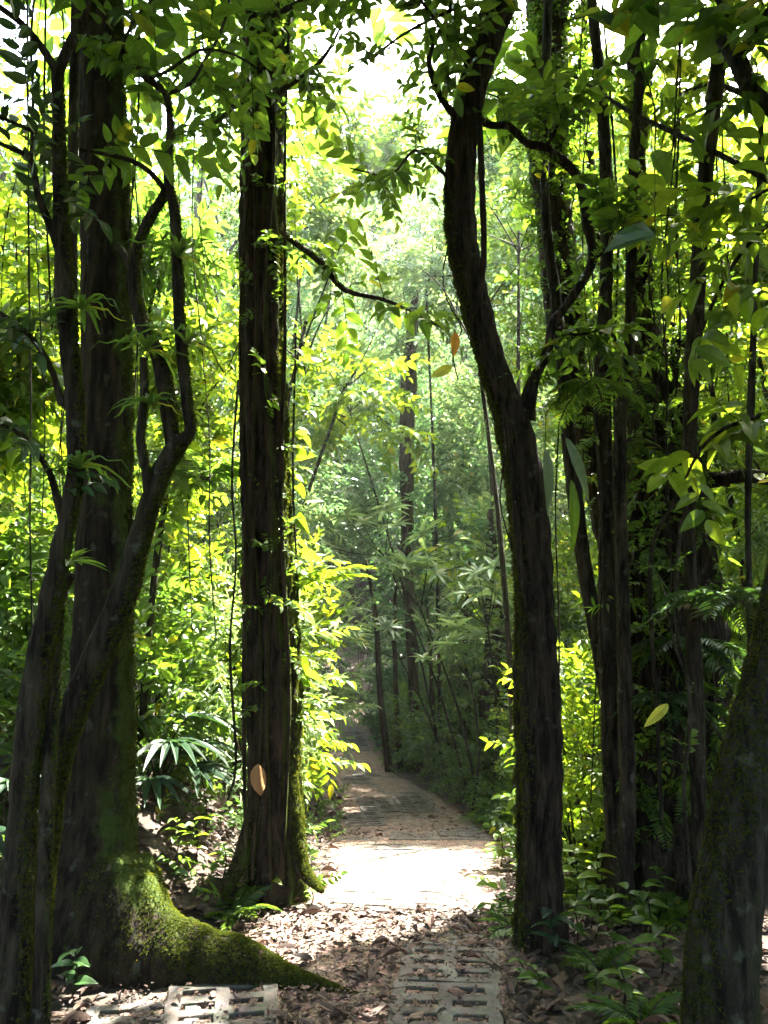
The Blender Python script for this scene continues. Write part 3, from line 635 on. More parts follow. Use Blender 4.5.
# --- right side: thick root-wrapped trunk, stems, leaning trunk -------------------
bF = P(672, 890, 5.0); bF[2] = gz(bF[0], bF[1]) - .1
tF = Tree('vine_wrapped_tree', 'very thick dark trunk wrapped in roots and vines, right of the trail', bF, M_barkE)
tF.trunk([bF, P(670, 800, 5.1), P(672, 680, 5.2), P(672, 560, 5.2), P(662, 450, 5.2), P(650, 360, 5.2), P(641, 250, 5.25), P(636, 120, 5.3), P(632, 0, 5.3), P(628, -300, 5.3)],
         [.34, .30, .29, .28, .22, .11, .06, .05, .045, .04], mossn=1200, msize=.015, mk=dict(lo=.1, side=(-.9, -.3, .2)), n=36, step=.05, amp=.16, ridge=.24, nr=13, flare=.25, fh=.3, seed=11)
rr = np.random.default_rng(5)
for j in range(11):
    x0 = 622 + j * 10; w_ = rr.normal(0, 6, 7); z0 = 4.82 + .05 * abs(j - 5)
    tF.part('aerial_root', [P(x0 + w_[k] * 1.3 + (675 - x0) * (.25 if k > 3 else 0), py, z0 + .02 * k) for k, py in enumerate([885, 800, 700, 600, 510, 420, 340])], rr.uniform(.012, .034) * A([1.2, 1, 1, .9, .9, .8, .6]), mossn=140, msize=.012, mk=dict(side=(-.8, -.2, .3)), n=8, step=.06, amp=.3, seed=j)
q = A([P(rr.uniform(618, 730), rr.uniform(180, 850), 4.8 + rr.uniform(0, .3)) for _ in range(420)]); Dq = np.stack([rr.normal(0, .7, 420), rr.normal(-.7, .3, 420), rr.normal(-.1, .5, 420)], 1)
scatter(tF.cr, T_small_hi + T_lance[:2] + T_frond[:2], q, Dq, rr.uniform(.14, .38, 420), check=False)
# broken limb right
tF.part('branch', [P(700, 480, 5.1), P(720, 480, 5.0), P(742, 476, 4.9), P(780, 480, 4.8)], [.06, .05, .045, .04], n=12, amp=.3, mossn=150)
tF.done([M_near, M_twig])
stems = [
 ('mossy_tree', 'broad dark trunk behind the twisted tree, covered in small climbing leaves', [(662, 905, 5.9), (650, 780, 5.9), (628, 640, 5.9), (598, 480, 6.0), (568, 340, 6.0), (552, 200, 6.0), (549, 80, 6.0), (546, -60, 6.0), (540, -400, 6.0)], [.10, .09, .09, .10, .13, .155, .165, .165, .14], M_barkD, 700, 45),
 ('slender_tree', 'slender dark stem curving down to the right of the twisted tree', [(632, 880, 5.0), (620, 770, 5.0), (600, 650, 5.0), (581, 545, 5.0), (566, 410, 5.0), (556, 300, 5.05), (545, 200, 5.1), (548, 0, 5.2), (560, -300, 5.2)], [.055, .052, .046, .046, .04, .035, .03, .03, .02], M_barkA, 900, 10),
 ('slender_tree', 'upright dark stem left of the very thick wrapped trunk', [(628, 900, 4.75), (612, 800, 4.8), (608, 640, 4.8), (606, 500, 4.8), (602, 380, 4.8), (607, 240, 4.85), (602, 100, 4.9), (590, -40, 5), (590, -300, 5)], [.06, .052, .048, .046, .046, .04, .036, .03, .02], M_barkA, 1400, 12),
 ('slender_tree', 'narrow mossy stem touching the very thick wrapped trunk', [(622, 925, 4.55), (628, 800, 4.6), (625, 680, 4.6), (622, 560, 4.6), (620, 440, 4.6), (630, 330, 4.65), (632, 200, 4.7), (640, 60, 4.7), (642, -100, 4.7), (640, -300, 4.8)], [.05, .045, .04, .038, .036, .032, .03, .03, .026, .02], M_barkA, 1200, 8),
 ('slender_tree', 'thin forked stem rising at the upper right between the larger trees', [(640, 860, 6), (636, 600, 5.9), (632, 330, 5.8), (634, 210, 5.6), (646, 120, 5.5), (652, 20, 5.4), (660, -200, 5.4)], [.04, .04, .036, .03, .026, .024, .015], M_barkA, 300, 6),
 ('slender_tree', 'dark straight stem leaning up to the top right corner area', [(700, 900, 4.5), (696, 700, 4.4), (690, 560, 4.3), (690, 430, 4.2), (697, 300, 4.15), (703, 200, 4.1), (714, 100, 4.1), (727, 0, 4.1), (745, -200, 4.1)], [.045, .036, .034, .034, .04, .038, .038, .036, .02], M_barkA, 700, 10),
 ('slender_tree', 'thin dark sapling stem between the forked stem and the broad dark trunk', [(655, 880, 7), (640, 600, 6.8), (606, 300, 6.6), (586, 100, 6.6), (584, -120, 6.6)], [.03, .04, .04, .04, .03], M_barkA, 100, 6),
 ('slender_tree', 'thin pale stem close to the right edge behind the leaning trunk', [(745, 880, 4.4), (752, 700, 4.3), (748, 520, 4.2), (752, 380, 4.2), (757, 240, 4.2), (762, 100, 4.1)], [.022, .02, .018, .018, .016, .012], M_barkG, 100, 8),
]
for nm, lb, pts, rad, bk, mn, nl in stems:
    pp = pxpath(pts); pp[0][2] = gz(pp[0][0], pp[0][1]) - .05
    t = Tree(nm, lb, pp[0], bk); tb = t.trunk(pp, rad, mossn=mn, msize=.012, mk=dict(lo=-.1, side=(-.6, .5, .3)), n=16, step=.05, amp=.2, ridge=.08, flare=.3, fh=.15, seed=nl)
    if nl > 40:
        q = tb['q']; n = 420; i = rng.integers(len(q) // 4, len(q) - 40, n); D = nrm(np.stack([rng.normal(0, .8, n), rng.normal(-.7, .4, n), rng.normal(0, .4, n)], 1))
        scatter(t.cr, T_small_hi, q[i] + D * .15, D, rng.uniform(.2, .42, n), check=False)
    t.leaves(tb, nl, T_ell_hi, .36, lo=.5, out=1.)
    if nl <= 12:
        b0 = pp[-1]
        for k in range(3):
            a = nl + k * 2.1; t2 = tube(t.tr, [b0, b0 + [.6 * math.cos(a), .6 * math.sin(a), .5], b0 + [1.5 * math.cos(a), 1.5 * math.sin(a), .8]], [.02, .015, .006], n=6, step=.15); t.leaves(t2, 25, T_ell, .4, check=True)
    t.done([M_yel if nl < 40 else M_near, M_twig])

bG = P(718, 1075, 2.6); bG[2] = gz(bG[0], bG[1]) - .05
tG = Tree('leaning_tree', 'thick greyish lichen spotted trunk leaning out of the bottom right corner', bG, M_barkG)
tG.trunk([bG, P(722, 960, 2.6), P(737, 860, 2.62), P(752, 760, 2.65), P(772, 680, 2.68), P(795, 560, 2.7), P(815, 400, 2.7), P(830, 150, 2.8), P(850, -200, 2.9)], [.118, .106, .098, .09, .084, .08, .075, .07, .05],
         mossn=7000, msize=.013, mk=dict(lo=-.25, side=(-.8, .1, .3), zmax=3), n=36, step=.025, amp=.10, ridge=.08, flare=.2, fh=.2, seed=20)
tG.done()

# hanging branches on the right
bR = P(800, 195, 3.3)
tR = Tree('fallen_branch', 'long thin dead branch slanting across the upper right', P(560, 70, 4.6), M_barkA, 'branch')
tR.trunk([P(556, 66, 4.7), P(590, 86, 4.5), P(620, 106, 4.3), P(655, 124, 4.1), P(690, 140, 3.9), P(730, 160, 3.7), P(790, 192, 3.5)], [.008, .011, .012, .013, .014, .015, .016], n=8, step=.05, amp=.2); tR.done()
tR = Tree('leafy_branch', 'stout grey branch dropping in at the top right corner', P(800, 130, 3.6), M_barkG, 'branch')
t_ = tR.trunk([P(700, 8, 3.9), P(722, 40, 3.7), P(738, 66, 3.6), P(752, 92, 3.55), P(790, 120, 3.5), P(850, 150, 3.4)], [.018, .026, .032, .036, .038, .045], n=12, step=.04, amp=.15, mossn=200, msize=.01)
t2 = tR.part('branch', [P(735, 60, 3.6), P(750, 40, 3.5), P(768, 10, 3.4), P(800, -40, 3.3)], [.016, .013, .012, .01], n=7)
tR.leaves(t2, 10, T_big, .42); tR.leaves(t_, 6, T_big, .40, lo=.4); tR.done([M_near, M_twig])
tR = Tree('leafy_branch', 'thin arching leafy branch at the right edge beside the straight stem', P(800, 205, 3.4), M_barkA, 'branch')
t_ = tR.trunk([P(810, 190, 3.3), P(768, 225, 3.4), P(735, 262, 3.5), P(710, 310, 3.6), P(697, 350, 3.7)], [.012, .01, .009, .008, .005], n=7, step=.04, amp=.15)
t2 = tR.part('branch', [P(800, 400, 3.4), P(760, 416, 3.4), P(725, 428, 3.5), P(700, 450, 3.6), P(685, 480, 3.7)], [.012, .011, .010, .009, .006], n=7)
t3 = tR.part('branch', [P(800, 170, 3.3), P(740, 205, 3.5), P(700, 215, 3.7), P(660, 215, 3.8)], [.008, .006, .005, .004], n=6)
tR.leaves(t_, 9, T_big, .36); tR.leaves(t2, 8, T_big, .34); tR.leaves(t3, 10, T_big, .40); tR.done([M_yel, M_twig])

# lianas -----------------------------------------------------------------
def liana(pts, r, label, leaves=0, group='hanging vines', amp=.2):
    pp = pxpath(pts); b = pp[0]; t = Tree('liana', label, b, M_barkA, 'vine', group)
    tb = t.trunk(pp, [r] * len(pp), n=6, step=.06, amp=amp, mossn=40, msize=.009)
    if leaves: t.leaves(tb, leaves, T_small_hi, .22, lo=0)
    t.done([M_near, M_twig])
liana([(238, 380, 4.6), (232, 480, 4.6), (236, 560, 4.6), (230, 650, 4.6), (236, 760, 4.6), (228, 800, 4.6)], .007, 'dark vine hanging just left of the thick brown trunk')
liana([(240, 340, 4.7), (224, 372, 4.6), (212, 350, 4.6), (196, 342, 4.6)], .004, 'wiry vine looping between the forked tree and the brown trunk')
liana([(140, -20, 3.5), (138, 120, 3.5), (131, 210, 3.5), (127, 290, 3.5)], .005, 'straight thin vine hanging in front of the large mossy tree')
liana([(46, -20, 3.8), (44, 150, 3.8), (48, 250, 3.8), (52, 330, 3.8)], .006, 'straight vine hanging at the upper left behind the slender tree', 4)
liana([(545, -20, 4.9), (556, 60, 4.9), (552, 140, 4.8), (548, 180, 4.7), (535, 205, 4.6)], .004, 'pale thin vine curling beside the loop branch')
liana([(662, 820, 4.5), (656, 700, 4.5), (650, 600, 4.45), (654, 540, 4.4), (676, 500, 4.4), (690, 480, 4.4)], .011, 'knobbly vine climbing the face of the wrapped trunk')
liana([(700, 1000, 3.6), (690, 880, 3.7), (684, 790, 3.8), (690, 700, 3.9), (676, 620, 4.0), (681, 520, 4.1)], .010, 'dark vine rising beside the leaning trunk at lower right', 5)
liana([(722, 740, 3.4), (700, 700, 3.6), (676, 650, 3.8), (664, 590, 4.0)], .006, 'slanting bare vine in front of the wrapped trunk')
liana([(600, -20, 5.2), (612, 120, 5.2), (618, 240, 5.2), (614, 380, 5.2), (618, 520, 5.2)], .008, 'long vine hanging between the slender stems on the right', 10)
liana([(676, -20, 4.8), (680, 90, 4.8), (676, 210, 4.8), (680, 330, 4.8), (672, 430, 4.8)], .007, 'long vine hanging left of the straight leaning stem', 12)

# ================================================================== PLANTS
def bush(name, label, cat, base, size, n, tpls, ts, mats, group=None, up=.35, roll=.5, low=.1, check=True, seed=0, stems=5):
    r = np.random.default_rng(seed + 100); base = A(base, float); o = thing(name, label, cat, base, group); mb = MB()
    v = nrm(r.normal(0, 1, (n, 3))); rad = r.uniform(.25, 1, (n, 1)) ** .5; T = v * rad * size; T[:, 2] = np.abs(T[:, 2] + size[2] * .0) * 1 if low is None else T[:, 2] + size[2] * (1 - low)
    T *= (1 + .25 * wob(T[:, 0:1] + seed, T[:, 1:2], T[:, 2:3], 2.5)); T = T + base
    g = gz(T[:, 0], T[:, 1]); k = T[:, 2] > g + .03; T = T[k]; v = v[k]
    D = nrm(v + r.normal(0, .5, v.shape) + [0, 0, up])
    scatter(mb, tpls, T, D, ts * r.uniform(.65, 1.25, len(T)), roll=roll, check=check, r=r)
    sm = MB()
    for i in range(stems):
        a = r.uniform(0, 6.3); q = A([math.cos(a) * size[0] * .6, math.sin(a) * size[1] * .6, size[2] * 1.3]); p0 = base + [r.normal(0, .05), r.normal(0, .05), -.05]
        tube(sm, [p0, p0 + q * [.35, .35, .55], p0 + q], [.012, .009, .004], n=5, step=.15, amp=.1)
    sm.build('stem', M_twig, o, origin=base)
    if mb.V: mb.build('foliage', mats, o, origin=base)
    return o
def gp(px, py, d):
    p = P(px, py, d); p[2] = gz(p[0], p[1]); return p
def wl(x, y): return A([x, y, float(gz(x, y))])

# overexposed left bank foliage, x 295-350
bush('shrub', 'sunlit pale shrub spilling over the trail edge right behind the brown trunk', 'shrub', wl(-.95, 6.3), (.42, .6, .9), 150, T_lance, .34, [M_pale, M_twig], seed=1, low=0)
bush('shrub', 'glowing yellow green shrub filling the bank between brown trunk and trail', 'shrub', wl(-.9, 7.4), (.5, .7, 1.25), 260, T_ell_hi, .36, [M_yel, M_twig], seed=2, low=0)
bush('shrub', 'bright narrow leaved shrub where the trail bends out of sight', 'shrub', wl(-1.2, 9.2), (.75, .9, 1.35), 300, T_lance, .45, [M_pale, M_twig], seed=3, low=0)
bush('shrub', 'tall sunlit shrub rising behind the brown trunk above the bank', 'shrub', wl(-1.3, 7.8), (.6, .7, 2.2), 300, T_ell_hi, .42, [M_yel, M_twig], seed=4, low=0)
# big leafed climber on trunk D's right flank
cl = thing('climber', 'big leafed climber with glowing leaves on the right flank of the brown trunk', 'climbing plant', P(296, 640, 5.05)); mb = MB()
ys = rng.uniform(330, 700, 34); T = A([P(296 + rng.normal(4, 5), y_, 5.1 + rng.normal(0, .06)) for y_ in ys]); D = np.stack([rng.uniform(.3, 1, 34), rng.normal(0, .5, 34), rng.normal(-.2, .4, 34)], 1)
scatter(mb, [leaf(.30, True, .2, .35, heart=.5), leaf(.34, True, .15, .3, heart=.4)], T, D, rng.uniform(.08, .15, 34), check=False); mb.build('foliage', [M_yel], cl, origin=A(cl.location))
mb = MB(); tube(mb, pxpath([(294, 720, 5.05), (298, 600, 5.08), (293, 480, 5.08), (296, 330, 5.1)]), [.007] * 4, n=6); mb.build('stem', M_twig, cl, origin=A(cl.location))

# left understory
left = [(-2.0, 6.0, .8, .55, M_near, T_ell_hi, 'dense green shrub between the mossy tree and the brown trunk'), (-2.9, 6.8, 1.2, 1.3, M_mid, T_ell_hi, 'bushy shrub behind the large mossy tree'),
        (-4.1, 7.0, 1.1, 1.0, M_near, T_big, 'large leaved shrub low at the left edge'), (-2.3, 8.2, 1.2, 2.2, M_yel, T_small_hi, 'fine leaved yellow green tree fern height shrub left of the brown trunk'),
        (-3.9, 9.0, 1.4, 2.4, M_yel, T_ell_hi, 'tall sunlit shrub seen past the slender trunk'), (-1.5, 8.8, .7, 1.7, M_yel, T_small_hi, 'small leaved bright shrub just left of the brown trunk'),
        (-5.6, 8.6, 1.3, 2.6, M_yel, T_big, 'tall big leaved sunlit shrub at the far left edge'), (-1.9, 10.4, 1.0, 2.6, M_pale, T_lance, 'pale tall shrub above the hidden bend of the trail')]
for i, (x, y, s, h, m_, tp, lb) in enumerate(left): bush('shrub', lb, 'shrub', wl(x, y), (s, s * .9, h * .75), int(210 * s * h ** .5) + 60, tp, .44, [m_, M_twig], seed=20 + i, low=.1)
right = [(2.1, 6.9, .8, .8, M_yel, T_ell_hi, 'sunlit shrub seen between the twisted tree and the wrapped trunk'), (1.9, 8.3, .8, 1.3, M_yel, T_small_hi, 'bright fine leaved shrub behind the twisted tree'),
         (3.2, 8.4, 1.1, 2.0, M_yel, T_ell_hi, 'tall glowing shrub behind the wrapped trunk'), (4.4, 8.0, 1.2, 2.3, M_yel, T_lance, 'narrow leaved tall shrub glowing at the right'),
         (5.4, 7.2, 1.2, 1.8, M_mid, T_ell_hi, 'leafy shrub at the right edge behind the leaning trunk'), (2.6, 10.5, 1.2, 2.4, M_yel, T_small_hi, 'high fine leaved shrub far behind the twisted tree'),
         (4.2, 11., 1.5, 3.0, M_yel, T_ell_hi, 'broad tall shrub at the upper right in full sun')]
for i, (x, y, s, h, m_, tp, lb) in enumerate(right): bush('shrub', lb, 'shrub', wl(x, y), (s, s * .9, h * .75), int(210 * s * h ** .5) + 60, tp, .44, [m_, M_twig], seed=40 + i, low=.1)
def young(label, base, cc, size, n, tpls, ts, m_, seed):
    """young tree: bent stem carrying a leafy crown cc above its foot"""
    r = np.random.default_rng(seed + 500); base = A([base[0], base[1], float(gz(base[0], base[1]))]); cc = A(cc, float); o = thing('young_tree', label, 'tree', base); tr = MB(); cr = MB()
    tube(tr, [base - [0, 0, .1], base * [.7, .7, 1] + cc * [.3, .3, 0] + [0, 0, (cc[2] - base[2]) * .5], cc], [.035, .028, .016], n=7, step=.1, amp=.2)
    K = max(7, n // 28)
    for k in range(K):
        v = nrm(r.normal(0, 1, 3)); c = cc + v * A(size) * r.uniform(.35, .95); mid = (cc + c) / 2 - [0, 0, .08]; tb = tube(tr, [cc - [0, 0, size[2] * .4 * r.uniform()], mid, c], [.011, .008, .004], n=5, step=.1, amp=.2)
        m = n // K; i = (r.uniform(.15, 1, m) ** .7 * (len(tb['q']) - 1)).astype(int); D = nrm(r.normal(0, 1, (m, 3)) * [1, 1, .45] + v * .6 - [0, 0, .12]); T = tb['q'][i] + D * r.uniform(0, .22, (m, 1)) * size[0]
        scatter(cr, tpls, T, D, ts * r.uniform(.6, 1.25, m), roll=.5, r=r)
    tr.build('trunk', M_twig, o, origin=base); cr.build('crown', [m_, M_twig], o, origin=base)
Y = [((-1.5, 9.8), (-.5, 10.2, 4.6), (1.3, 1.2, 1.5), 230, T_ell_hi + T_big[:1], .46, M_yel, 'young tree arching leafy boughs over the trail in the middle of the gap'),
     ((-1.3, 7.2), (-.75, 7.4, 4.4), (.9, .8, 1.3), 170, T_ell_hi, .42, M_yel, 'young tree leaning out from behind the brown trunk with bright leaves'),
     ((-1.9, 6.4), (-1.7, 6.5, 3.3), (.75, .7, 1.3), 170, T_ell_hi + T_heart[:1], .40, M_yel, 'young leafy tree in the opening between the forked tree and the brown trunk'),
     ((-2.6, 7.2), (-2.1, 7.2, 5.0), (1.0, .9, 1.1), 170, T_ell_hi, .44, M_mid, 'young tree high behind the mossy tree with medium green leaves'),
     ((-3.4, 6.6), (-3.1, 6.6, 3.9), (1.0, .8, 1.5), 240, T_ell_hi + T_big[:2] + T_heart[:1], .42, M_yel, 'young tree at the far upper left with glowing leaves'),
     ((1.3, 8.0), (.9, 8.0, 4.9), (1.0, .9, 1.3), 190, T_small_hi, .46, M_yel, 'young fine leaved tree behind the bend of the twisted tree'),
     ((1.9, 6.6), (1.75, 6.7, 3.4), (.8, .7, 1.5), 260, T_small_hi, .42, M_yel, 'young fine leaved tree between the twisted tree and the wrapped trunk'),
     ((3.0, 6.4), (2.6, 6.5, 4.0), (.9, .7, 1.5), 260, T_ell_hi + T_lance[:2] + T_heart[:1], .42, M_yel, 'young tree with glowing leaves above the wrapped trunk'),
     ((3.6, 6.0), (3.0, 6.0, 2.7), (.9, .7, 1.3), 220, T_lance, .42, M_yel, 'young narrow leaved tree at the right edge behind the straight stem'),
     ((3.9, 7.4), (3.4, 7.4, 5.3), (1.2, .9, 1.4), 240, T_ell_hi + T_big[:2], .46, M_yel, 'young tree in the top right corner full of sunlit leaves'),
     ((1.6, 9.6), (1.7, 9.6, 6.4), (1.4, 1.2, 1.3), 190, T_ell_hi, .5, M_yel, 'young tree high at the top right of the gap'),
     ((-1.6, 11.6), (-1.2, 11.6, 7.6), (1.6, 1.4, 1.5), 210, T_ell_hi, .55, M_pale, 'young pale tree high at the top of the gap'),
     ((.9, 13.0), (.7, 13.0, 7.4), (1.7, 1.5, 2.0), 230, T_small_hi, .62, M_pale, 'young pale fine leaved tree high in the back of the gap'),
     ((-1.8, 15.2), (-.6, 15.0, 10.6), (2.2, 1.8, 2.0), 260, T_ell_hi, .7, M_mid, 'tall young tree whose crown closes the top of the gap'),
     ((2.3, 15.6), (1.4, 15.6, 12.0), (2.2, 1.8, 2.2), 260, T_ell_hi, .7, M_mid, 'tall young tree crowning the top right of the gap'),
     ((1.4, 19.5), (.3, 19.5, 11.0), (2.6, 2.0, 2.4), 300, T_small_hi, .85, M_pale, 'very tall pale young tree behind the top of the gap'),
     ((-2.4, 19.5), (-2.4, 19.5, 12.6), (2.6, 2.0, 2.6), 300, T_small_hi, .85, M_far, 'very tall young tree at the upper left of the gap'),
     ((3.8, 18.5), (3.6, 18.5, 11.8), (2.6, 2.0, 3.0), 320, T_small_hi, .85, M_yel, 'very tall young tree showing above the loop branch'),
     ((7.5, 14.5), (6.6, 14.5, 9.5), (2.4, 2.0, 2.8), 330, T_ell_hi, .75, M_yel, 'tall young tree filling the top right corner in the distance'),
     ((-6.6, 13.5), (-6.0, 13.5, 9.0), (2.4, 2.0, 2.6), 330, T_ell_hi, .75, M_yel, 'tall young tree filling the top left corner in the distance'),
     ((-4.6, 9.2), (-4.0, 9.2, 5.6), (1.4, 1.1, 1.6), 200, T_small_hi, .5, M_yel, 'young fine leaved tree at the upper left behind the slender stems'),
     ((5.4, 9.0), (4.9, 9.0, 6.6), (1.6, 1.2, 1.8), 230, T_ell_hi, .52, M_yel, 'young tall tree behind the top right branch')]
for i, (b, cc, sz_, n_, tp, ts, m_, lb) in enumerate(Y): young(lb, b, cc, sz_, n_, tp, ts, m_, i)
bush('shrub', 'bright shrub in the slot between the twisted tree and the dark stems', 'shrub', wl(1.5, 6.0), (.4, .4, .75), 150, T_ell_hi, .36, [M_yel, M_twig], seed=71, low=.05)
bush('shrub', 'low sunlit shrub right of the twisted trunk by the sunny patch', 'shrub', wl(1.25, 5.4), (.3, .3, .4), 80, T_small_hi, .3, [M_yel, M_twig], seed=72, low=.05)
rv = np.random.default_rng(77)
for i in range(34):
    x0 = rv.uniform(545, 765) if i < 22 else rv.uniform(5, 232); d = rv.uniform(4.3, 7.0); y1 = rv.uniform(260, 860); ys_ = np.linspace(-60, y1, 8); xs_ = x0 + np.cumsum(rv.normal(0, 7, 8))
    liana([(a, b, d + rv.normal(0, .05)) for a, b in zip(xs_, ys_)], rv.uniform(.0025, .006), ('thicker' if i % 2 else 'hair thin') + ' bare vine hanging ' + ('short' if y1 < 450 else 'halfway down' if y1 < 660 else 'nearly to the ground') + (' left of the brown trunk' if x0 > 120 and x0 < 240 else ' over the left edge stems' if x0 < 240 else ' just right of the twisted tree' if x0 < 620 else ' in front of the wrapped trunk' if x0 < 700 else ' near the right edge'), leaves=int(rv.integers(0, 7)), group='thin vines among the trunks', amp=.3)
# centre, beyond the dip
cen = [(1.55, 9.6, .5, .3, M_mid, T_small_hi, .3, 'low leafy plants at the right edge of the trail beyond the sunny patch'), (1.3, 11.2, .7, .45, M_mid, T_small_hi, .34, 'low shrub on the right verge where the trail dips'),
       (1.4, 13.5, 1.1, .8, M_far, T_small_hi, .45, 'shaded rounded shrub right of the far trail'), (.8, 16, 1.2, 1.0, M_far, T_small_hi, .5, 'dark shrub beneath the thin saplings'),
       (2.6, 15, 1.4, 1.5, M_far, T_ell_hi, .5, 'large shaded shrub in front of the distant broad trunk'), (-.4, 19, 1.3, 1.2, M_far, T_small_hi, .55, 'shrub at the far end of the visible trail'),
       (1.6, 17.5, 1.6, 2.6, M_far, T_ell_hi, .55, 'tall leafy shrub in the centre of the background'), (-2.8, 14.5, 1.3, 1.6, M_pale, T_lance, .6, 'bright shrub left of the far trail bend'), (3.2, 12.5, 1.2, 1.4, M_mid, T_ell_hi, .5, 'green shrub behind the twisted tree near the ground')]
for i, (x, y, s, h, m_, tp, ts, lb) in enumerate(cen): bush('shrub', lb, 'shrub', wl(x, y), (s, s * .9, h * .75), int(230 * s * h ** .5) + 60, tp, ts, [m_, M_twig], seed=60 + i, low=.15)
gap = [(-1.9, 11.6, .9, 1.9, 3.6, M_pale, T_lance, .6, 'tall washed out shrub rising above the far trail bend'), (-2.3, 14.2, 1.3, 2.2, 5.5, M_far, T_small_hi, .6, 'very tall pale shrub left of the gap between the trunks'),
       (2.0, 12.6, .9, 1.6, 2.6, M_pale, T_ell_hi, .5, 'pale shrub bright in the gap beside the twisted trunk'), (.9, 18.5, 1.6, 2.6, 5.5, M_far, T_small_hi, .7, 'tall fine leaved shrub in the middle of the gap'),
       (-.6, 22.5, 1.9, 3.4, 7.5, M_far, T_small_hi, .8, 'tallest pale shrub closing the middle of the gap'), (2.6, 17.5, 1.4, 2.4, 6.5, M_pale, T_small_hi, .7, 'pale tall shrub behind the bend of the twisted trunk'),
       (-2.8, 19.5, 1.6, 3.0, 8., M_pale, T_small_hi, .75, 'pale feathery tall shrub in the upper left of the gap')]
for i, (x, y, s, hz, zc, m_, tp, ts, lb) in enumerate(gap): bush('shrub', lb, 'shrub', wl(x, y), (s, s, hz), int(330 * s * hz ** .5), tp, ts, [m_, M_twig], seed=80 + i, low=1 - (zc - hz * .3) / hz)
verge = [(1.75, 10.9, .7, .55, M_mid, T_small_hi, .36, 'leafy shrub on the right verge just past the dip'), (1.3, 12.6, .8, .8, M_mid, T_ell_hi, .36, 'dark green shrub on the right verge in the shade'), (.9, 14.4, .9, .9, M_mid, T_small_hi, .42, 'dense rounded shrub under the distant saplings'),
         (2.3, 12.0, .9, 1.3, M_mid, T_ell_hi, .42, 'thick green shrub below the distant broad trunk'), (.3, 16.4, 1.0, .8, M_far, T_ell_hi, .45, 'low shaded shrub where the far trail turns'), (1.9, 14.6, 1.1, 1.7, M_mid, T_small_hi, .46, 'tall thicket behind the straight thin sapling')]
for i, (x, y, s, h, m_, tp, ts, lb) in enumerate(verge): bush('shrub', lb, 'shrub', wl(x, y), (s, s * .9, h * .8), int(330 * s * h ** .5) + 80, tp, ts, [m_, M_twig], seed=120 + i, low=.2, up=.6)
# pale whorled plants in the centre
for i, (px, py, d, s, lb) in enumerate([(385, 520, 11, .62, 'pale star leaved whorl plant catching the sun, upper one'), (420, 570, 10.5, .5, 'pale whorl plant in the centre, middle one'), (487, 695 - 110, 10, .6, 'white glowing whorl plant nearest the twisted trunk'),
                                    (400, 625, 12, .5, 'small whorl plant lowest over the dark sapling stems'), (350, 380, 12, .7, 'washed out whorl plant high up beside the brown trunk'), (470, 640, 10, .5, 'pale whorl plant low at the right of the background centre')]):
    p = P(px, py, d); wx = p[0]; L_, R_ = pathLR(d); wx = float(R_ + .35) if L_ - .1 < wx < R_ + .1 else wx; p = P(px, py, d); o = thing('whorl_plant', lb, 'plant', (wx, p[1], float(gz(wx, d))), 'pale whorl plants'); b0 = A(o.location); mb = MB(); r = np.random.default_rng(i); n = 7
    T = p + r.normal(0, .42, (n, 3)) * [1, 1, .6] * s * 1.6; D = np.stack([r.normal(0, .2, n), np.ones(n), r.normal(0, .25, n)], 1)
    for k in range(n): mb.inst(T_whorl[k % 3], frames(D[k:k + 1], .4, r=r), T[k:k + 1], A([s * r.uniform(.5, .85)]))
    mb.build('foliage', [M_pale], o, origin=b0); sm = MB()
    hub = p - [0, 0, .5]; tube(sm, [b0, (b0 + hub) / 2 + [.1, 0, 0], hub], [.02, .016, .01], n=6, step=.3)
    for k in range(n): tube(sm, [hub, (hub + T[k]) / 2 - [0, 0, .05], T[k]], [.008, .006, .004], n=5, step=.2)
    sm.build('stem', M_twig, o, origin=b0)

# ferns ---------------------------------------------------------------
def fern(label, p, s, n=9, tpl=T_frond, mats=None, group=None, hang=.5):
    p = A(p, float); o = thing('fern', label, 'fern', p, group); mb = MB(); a = np.arange(n) * 2.4 + rng.uniform(0, 6)
    D = np.stack([np.cos(a), np.sin(a), np.full(n, hang) + rng.normal(0, .15, n)], 1)
    for k in range(n): mb.inst(tpl[k % len(tpl)], frames(D[k:k + 1], .15), p[None], A([s * rng.uniform(.75, 1.1)]))
    mb.build('frond', mats or [M_fern, M_twig], o, origin=p)
fern('sunny fern arching over the bank behind the brown trunk', P(320, 585, 7.2), .55, 9, T_frond, [M_yel, M_twig], hang=.5)
fern('fern at the right edge of the trail beside the twisted trunk', gp(512, 912, 4.45), .22, 8, T_frond)
fern('drooping fern on the wrapped trunk in the middle', P(690, 640, 4.75), .42, 11, T_frond, [M_dark, M_twig], hang=.0)
fern('fine fern hanging at the right edge over the leaning trunk', P(735, 600, 3.9), .45, 11, T_frond, [M_dark, M_twig], hang=.1)
fern('low fern on the wrapped trunk near its base', P(668, 700, 4.7), .36, 9, T_frond, [M_dark, M_twig], hang=.0)
fern('large fern crown high behind the forked tree', P(205, 480, 6.2), .7, 9, T_frond, hang=.4)
fern('fern frond clump hanging beside the loop branch', P(590, 382, 4.05), .34, 6, T_frond2, [M_near, M_twig], hang=-.1)
fern('fern in front of the leaning trunk at the bottom right', gp(640, 985, 3.3), .26, 9, T_frond, [M_near, M_twig])
fern('bright fern between the twisted trunk and the dark stems', gp(590, 900, 4.9), .32, 9, T_frond, [M_yel, M_twig])
fern('fern in the litter below the dark stems on the right', gp(600, 965, 3.9), .24, 8, T_frond, [M_near, M_twig])
fern('dark fern against the foot of the wrapped trunk', gp(655, 905, 4.5), .34, 10, T_frond, [M_near, M_twig])
